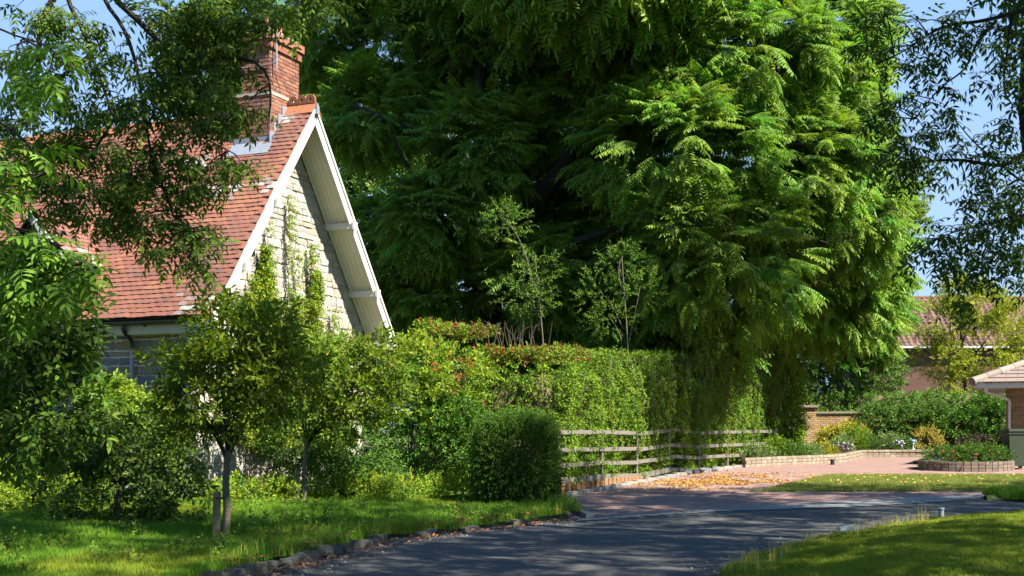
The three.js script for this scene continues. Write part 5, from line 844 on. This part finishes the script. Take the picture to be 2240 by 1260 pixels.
{ const r = scene.children.at(-1), it = crown([lobeAt(945, 775, 25.0, 0.4, 0.2, 0.3), lobeAt(965, 850, 24.9, 0.45, 0.3, 0.3), lobeAt(1000, 800, 24.9, 0.3, 0.2, 0.3)], 26, { shell: 0.4, gap: -0.1, freq: 3, s0: 0.6, s1: 0.9, down: 0.6 }); foliage(r, [GEO.broad[0]], leafMat(0.25, 0.085, 0.03, 0.4, 0.2), it, { single: 46, name: 'red_leaf_spray' }); }
shrub('fern_bush', 'lime green bush in sun at the cottage front below the downpipe', 'bush', V(gx(260, 20.6), 0.1, -20.6), [lobeAt(260, 920, 20.6, 0.5, 0.42, 0.5), lobeAt(330, 950, 20.6, 0.5, 0.5, 0.5), lobeAt(290, 1010, 20.4, 0.75, 0.6, 0.6), lobeAt(250, 870, 20.8, 0.3, 0.2, 0.4, 0.5)], 1700, GEO.small, mLime);
shrub('ivy_bush', 'mixed ivy and brambles climbing at the far corner of the cottage front', 'bush', V(gx(60, 19.6), 0.1, -19.6), [lobeAt(20, 980, 19.6, 0.6, 0.6, 0.5), lobeAt(90, 1020, 19.6, 0.6, 0.6, 0.5), lobeAt(60, 1100, 19.4, 0.8, 0.35, 0.5), lobeAt(140, 1090, 19.3, 0.6, 0.35, 0.5)], 1400, GEO.small, mLime);
{ // low weeds along the foot of house and shrubs
  const weeds = [[30, 1120, 18.9], [100, 1125, 18.8], [440, 1090, 21], [520, 1085, 21.4], [590, 1095, 21.6], [640, 1100, 22.2], [740, 1095, 22.6], [820, 1095, 22.7], [900, 1092, 22.9], [990, 1090, 23.2], [170, 1140, 18.2]];
  const wd = thing('weeds', 'low yellowish weeds and brambles along the foot of the cottage planting', 'weeds', V(-4, 0.05, -21)); wd.userData.kind = 'stuff';
  foliage(wd, GEO.small, mLime, crown(weeds.map(([x, y, d]) => { const p = V(gx(x, d), 0.22, -d); return [p.x, p.y, d, 0.55, 0.28, 0.35, 1]; }), 2300, { shell: 0.1, gap: -0.3, freq: 1.4, s0: 0.6, s1: 1.05, ymin: 0.05, warm: 0.4 }));
}
{ // climber on the gable
  const c = thing('wall_climber', 'light green climber with thin trails growing up the sunlit stone gable', 'climber', hp(0.1, 0, 0.6)), it = [], stems = [];
  const trail = (z, y1, w, n, y0 = 1.2) => { const pts = []; for (let k = 0; k <= 6; k++) pts.push(hp(0.07, y0 + (y1 - y0) * k / 6, z + 0.08 * Math.sin(k * 1.7 + z)).sub(c.position)); stems.push(limb(pts, 0.012, 0.004, 4, 12)); for (let k = 0; k < n * 2.2; k++) { const t = rnd() ** 1.1, ww = w * (1.05 - t), p = hp(0.09 + Math.abs(gauss()) * 0.1 * (w > 0.2 ? 1 : 0.4), y0 + (y1 - y0) * t, z + gauss() * ww), dir = hp(1, 0, 0).sub(hp(0, 0, 0)).multiplyScalar(0.8).add(V(gauss() * 0.6, -0.4 + gauss() * 0.6, gauss() * 0.6)); it.push({ m: basis(p, dir, UPV, rr(0.55, 1.0), rr(-1, 1)), c: rnd() < 0.03 ? C(2, 0.9, 0.8) : tint(0.25, 0.35) }); } };
  trail(1.15, 5.0, 0.42, 520); trail(0.95, 4.5, 0.5, 300); trail(0.2, 6.1, 0.05, 60, 3); trail(0.15, 4.2, 0.25, 120); trail(-0.6, 5.3, 0.1, 90, 3); trail(-0.75, 4.7, 0.42, 380); trail(0.1, 3.8, 0.9, 420); trail(0.6, 4.0, 0.3, 180); trail(-1.5, 4.0, 0.14, 90); trail(1.7, 4.1, 0.25, 120); trail(-1.95, 3.6, 0.2, 90); trail(-0.1, 5.2, 0.04, 25, 3); trail(0.9, 5.9, 0.03, 18, 4); for (let k = 0; k < 9; k++) trail(rr(-1.9, 2), rr(3.4, 4.5), rr(0.12, 0.35), 70, rr(1.2, 2.6));
  part('stems', stems, M.twig, c); foliage(c, GEO.small, mLime, it, { single: 120 });
}
// plants along the garden wall
const gw = (label, px, py, rx, ry, n, geos, mat, o = {}, d = 43.6, name = 'wall_shrub', cat = 'shrub') => shrub(name, label, cat, V(gx(px, d), G(d) + 0.2, -d), [lobeAt(px, py, d, rx, ry, 0.45)], n, geos, mat, { ymin: 0.4, single: 20, s0: 0.9, s1: 1.5, ...o });
{
  shrub('golden_shrub', 'golden yellow shrub trained against the brick garden wall by the pillar', 'shrub', V(gx(1830, 43.8), G(44) + 0.2, -43.8), [lobeAt(1822, 968, 43.8, 0.4, 0.35, 0.35), lobeAt(1862, 955, 43.8, 0.36, 0.4, 0.35)], 560, GEO.small, mGold, { s0: 1, s1: 1.6, gap: -0.25, ymin: 0.6 });
  shrub('wall_climber', 'dense green climber covering the middle of the brick garden wall', 'climber', V(gx(1950, 44.4), G(44) + 0.2, -44.4), [lobeAt(1920, 930, 44.5, 0.7, 0.75, 0.35), lobeAt(1990, 930, 44.5, 0.7, 0.7, 0.35), lobeAt(2040, 920, 44.5, 0.5, 0.6, 0.35)], 1500, GEO.small, mIvy, { s0: 0.9, s1: 1.5, gap: -0.2, freq: 2, ymin: 0.6 });
  shrub('wall_climber', 'dark glossy leaved climber on the garden wall beside the outbuilding', 'climber', V(gx(2130, 44.2), G(44) + 0.2, -44.2), [lobeAt(2090, 930, 44.4, 0.6, 0.55, 0.35), lobeAt(2150, 915, 44.4, 0.75, 0.75, 0.35), lobeAt(2190, 930, 44.4, 0.4, 0.7, 0.35)], 900, GEO.broad, mLaurel, { s0: 0.9, s1: 1.5, gap: -0.1, freq: 2, ymin: 0.6 });
  shrub('feathery_shrub', 'feathery lime green shrub overhanging the end of the rail fence', 'shrub', V(gx(1722, 41), G(41), -41), [lobeAt(1728, 925, 40.4, 0.26, 0.75, 0.35), lobeAt(1722, 840, 41, 0.4, 0.8, 0.4)], 1100, GEO.small, leafMat(0.2, 0.32, 0.02, 0.45, 0.3), { down: 0.5, s0: 1, s1: 1.6 });
  const path = [[10.9, 46], [14, 46.4], [19, 46.8]], hd = thing('low_hedge', 'bright green hedge showing over the coping of the brick garden wall', 'hedge', V(14, G(46), -46.4)), hh = (s) => 2.0 + 0.2 * noise(s * 1.1, 5) + 0.1 * noise(s * 3.3, 2);
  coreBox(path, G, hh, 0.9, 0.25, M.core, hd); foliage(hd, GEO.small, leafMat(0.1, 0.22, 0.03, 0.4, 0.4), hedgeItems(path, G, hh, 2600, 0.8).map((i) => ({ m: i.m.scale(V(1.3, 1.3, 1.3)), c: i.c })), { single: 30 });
  shrub('ivy_bush', 'dark trailing ivy hanging beyond the garden wall pillar under the great tree', 'bush', V(gx(1800, 48), G(48), -48), [lobeAt(1745, 790, 46.6, 0.7, 1.6, 0.6), lobeAt(1765, 800, 47.5, 0.9, 1.4, 0.7), lobeAt(1830, 820, 48, 1, 1.3, 0.7), lobeAt(1920, 800, 49, 0.9, 1.2, 0.7)], 1700, GEO.small, mIvy, { s0: 1.2, s1: 2, down: 0.9, shell: 0.3 });
  // flower bed plants: each clump is a thing
  const bedPlants = [
    [1590, 1000, 37.2, 0.45, 0.2, mGreyLeaf, 'grey green lavender clump at the fence end of the flower bed'], [1650, 1005, 36.4, 0.45, 0.2, mGreyLeaf, 'silvery green cushion plant next to the first lavender in the flower bed'], [1700, 992, 38.2, 0.4, 0.28, mHedge, 'green leafy clump before the end of the rail fence'], [1735, 998, 38, 0.35, 0.2, mIvy, 'blue green low clump at the foot of the brick pillar'], [1770, 1000, 38.6, 0.4, 0.18, mGreyLeaf, 'sage coloured clump in front of the golden shrub'], [1800, 996, 39.4, 0.3, 0.15, mGold, 'bright yellow flowering cushion on the flower bed edge'],
    [1840, 985, 42, 0.3, 0.35, mGreyLeaf, 'tall feathery herb clump before the golden shrub'], [1870, 970, 43.2, 0.28, 0.5, mHedge, 'tall green fennel clump between golden shrub and wall climber'], [1900, 978, 43.4, 0.3, 0.25, mIvy, 'small green clump on the bend of the flower bed'], [1945, 975, 43.5, 0.35, 0.22, mGreyLeaf, 'pale grey green clump below the dense wall climber'], [2030, 965, 43.9, 0.4, 0.35, leafMat(0.4, 0.33, 0.12, 0.35, 0.1), 'straw coloured drooping grass clump against the garden wall'], [1975, 978, 43.6, 0.2, 0.16, mIvy, 'small clump of mauve flowers beside the blue ornament'],
  ];
  for (const [px, py, d, rx, ry, m, lab] of bedPlants) shrub('bed_plant', lab, 'plant', V(gx(px, d), G(d) + 0.2, -d), [lobeAt(px, py, d, rx, ry, 0.35)], Math.round(160 + rx * ry * 900), [GEO.tiny[0], GEO.small[0]], m, { s0: 0.8, s1: 1.4, up: 0.6, single: 10, gap: -0.4, ymin: 0.5 });
  const bl = (px, py, d, n, mat, spread, label, cat = 'flowers') => { const t = thing('flower_clump', label, cat, V(gx(px, d), G(d) + 0.25, -d)), heads = new THREE.IcosahedronGeometry(0.035, 0), st = []; for (let k = 0; k < n; k++) { const p = V(gauss() * spread, rr(0.1, 0.32), gauss() * 0.2), o = part('flower', heads, mat, t); o.position.copy(p); o.scale.set(rr(0.7, 1.3), rr(0.6, 1), rr(0.7, 1.3)); st.push(limb([V(p.x * 0.6, -0.08, p.z * 0.6), p], 0.005, 0.003, 3, 2, 0)); } part('stems', st, M.twig, t); };
  bl(1850, 960, 40.6, 22, solid(0.42, 0.34, 0.5, 0.8, { flat: 1 }), 0.3, 'pale lilac flowers before the golden shrub'); bl(1970, 975, 43, 14, solid(0.5, 0.42, 0.62, 0.8, { flat: 1 }), 0.18, 'mauve flowers on the bed below the wall climber'); bl(1845, 985, 39.9, 14, solid(0.08, 0.03, 0.06, 0.8, { flat: 1 }), 0.22, 'dark purple flowers along the edge of the flower bed');
  bl(2100, 990, 33.1, 7, solid(0.4, 0.03, 0.02, 0.7, { flat: 1 }), 0.5, 'red flowers in the block planter');
  shrub('planter_plant', 'dark green bedding plants filling the block planter', 'plant', V(12.3, G(33.4) + 0.25, -33.5), [[11.7, G(33) + 0.33, 33.5, 0.5, 0.16, 0.4], [12.4, G(33) + 0.36, 33.4, 0.6, 0.2, 0.4], [13.1, G(33) + 0.33, 33.7, 0.4, 0.16, 0.35]], 700, [GEO.tiny[0], GEO.small[0]], mBox, { gap: -0.5, up: 0.6, ymin: 0.5, single: 20 });
  shrub('planter_plant', 'purple black leaved plant at the back of the block planter', 'plant', V(12.9, G(34) + 0.25, -34.2), [[12.9, G(34) + 0.5, 34.2, 0.55, 0.22, 0.35]], 260, GEO.small, leafMat(0.045, 0.025, 0.035, 0.3, 0.3), { gap: -0.5, ymin: 0.5, single: 20 });
  const orn = thing('garden_ornament', 'small pale blue garden ornament on the flower bed below the wall', 'ornament', V(gx(1997, 43.4), G(43.4) + 0.23, -43.4));
  part('pedestal', new THREE.LatheGeometry([[0, 0], [0.09, 0], [0.08, 0.03], [0.03, 0.06], [0.028, 0.2], [0.06, 0.24], [0, 0.24]].map((p) => new THREE.Vector2(...p)), 12), solid(0.35, 0.42, 0.46, 0.6), orn); part('bird', [new THREE.SphereGeometry(0.07, 10, 8).scale(1.3, 0.9, 0.9).translate(0, 0.3, 0), new THREE.SphereGeometry(0.04, 8, 6).translate(-0.08, 0.37, 0), new THREE.ConeGeometry(0.03, 0.12, 6).rotateZ(-1.9).translate(0.12, 0.32, 0)], solid(0.2, 0.42, 0.75, 0.5, { flat: 1 }), orn);
}
renderer.render(scene, camera);
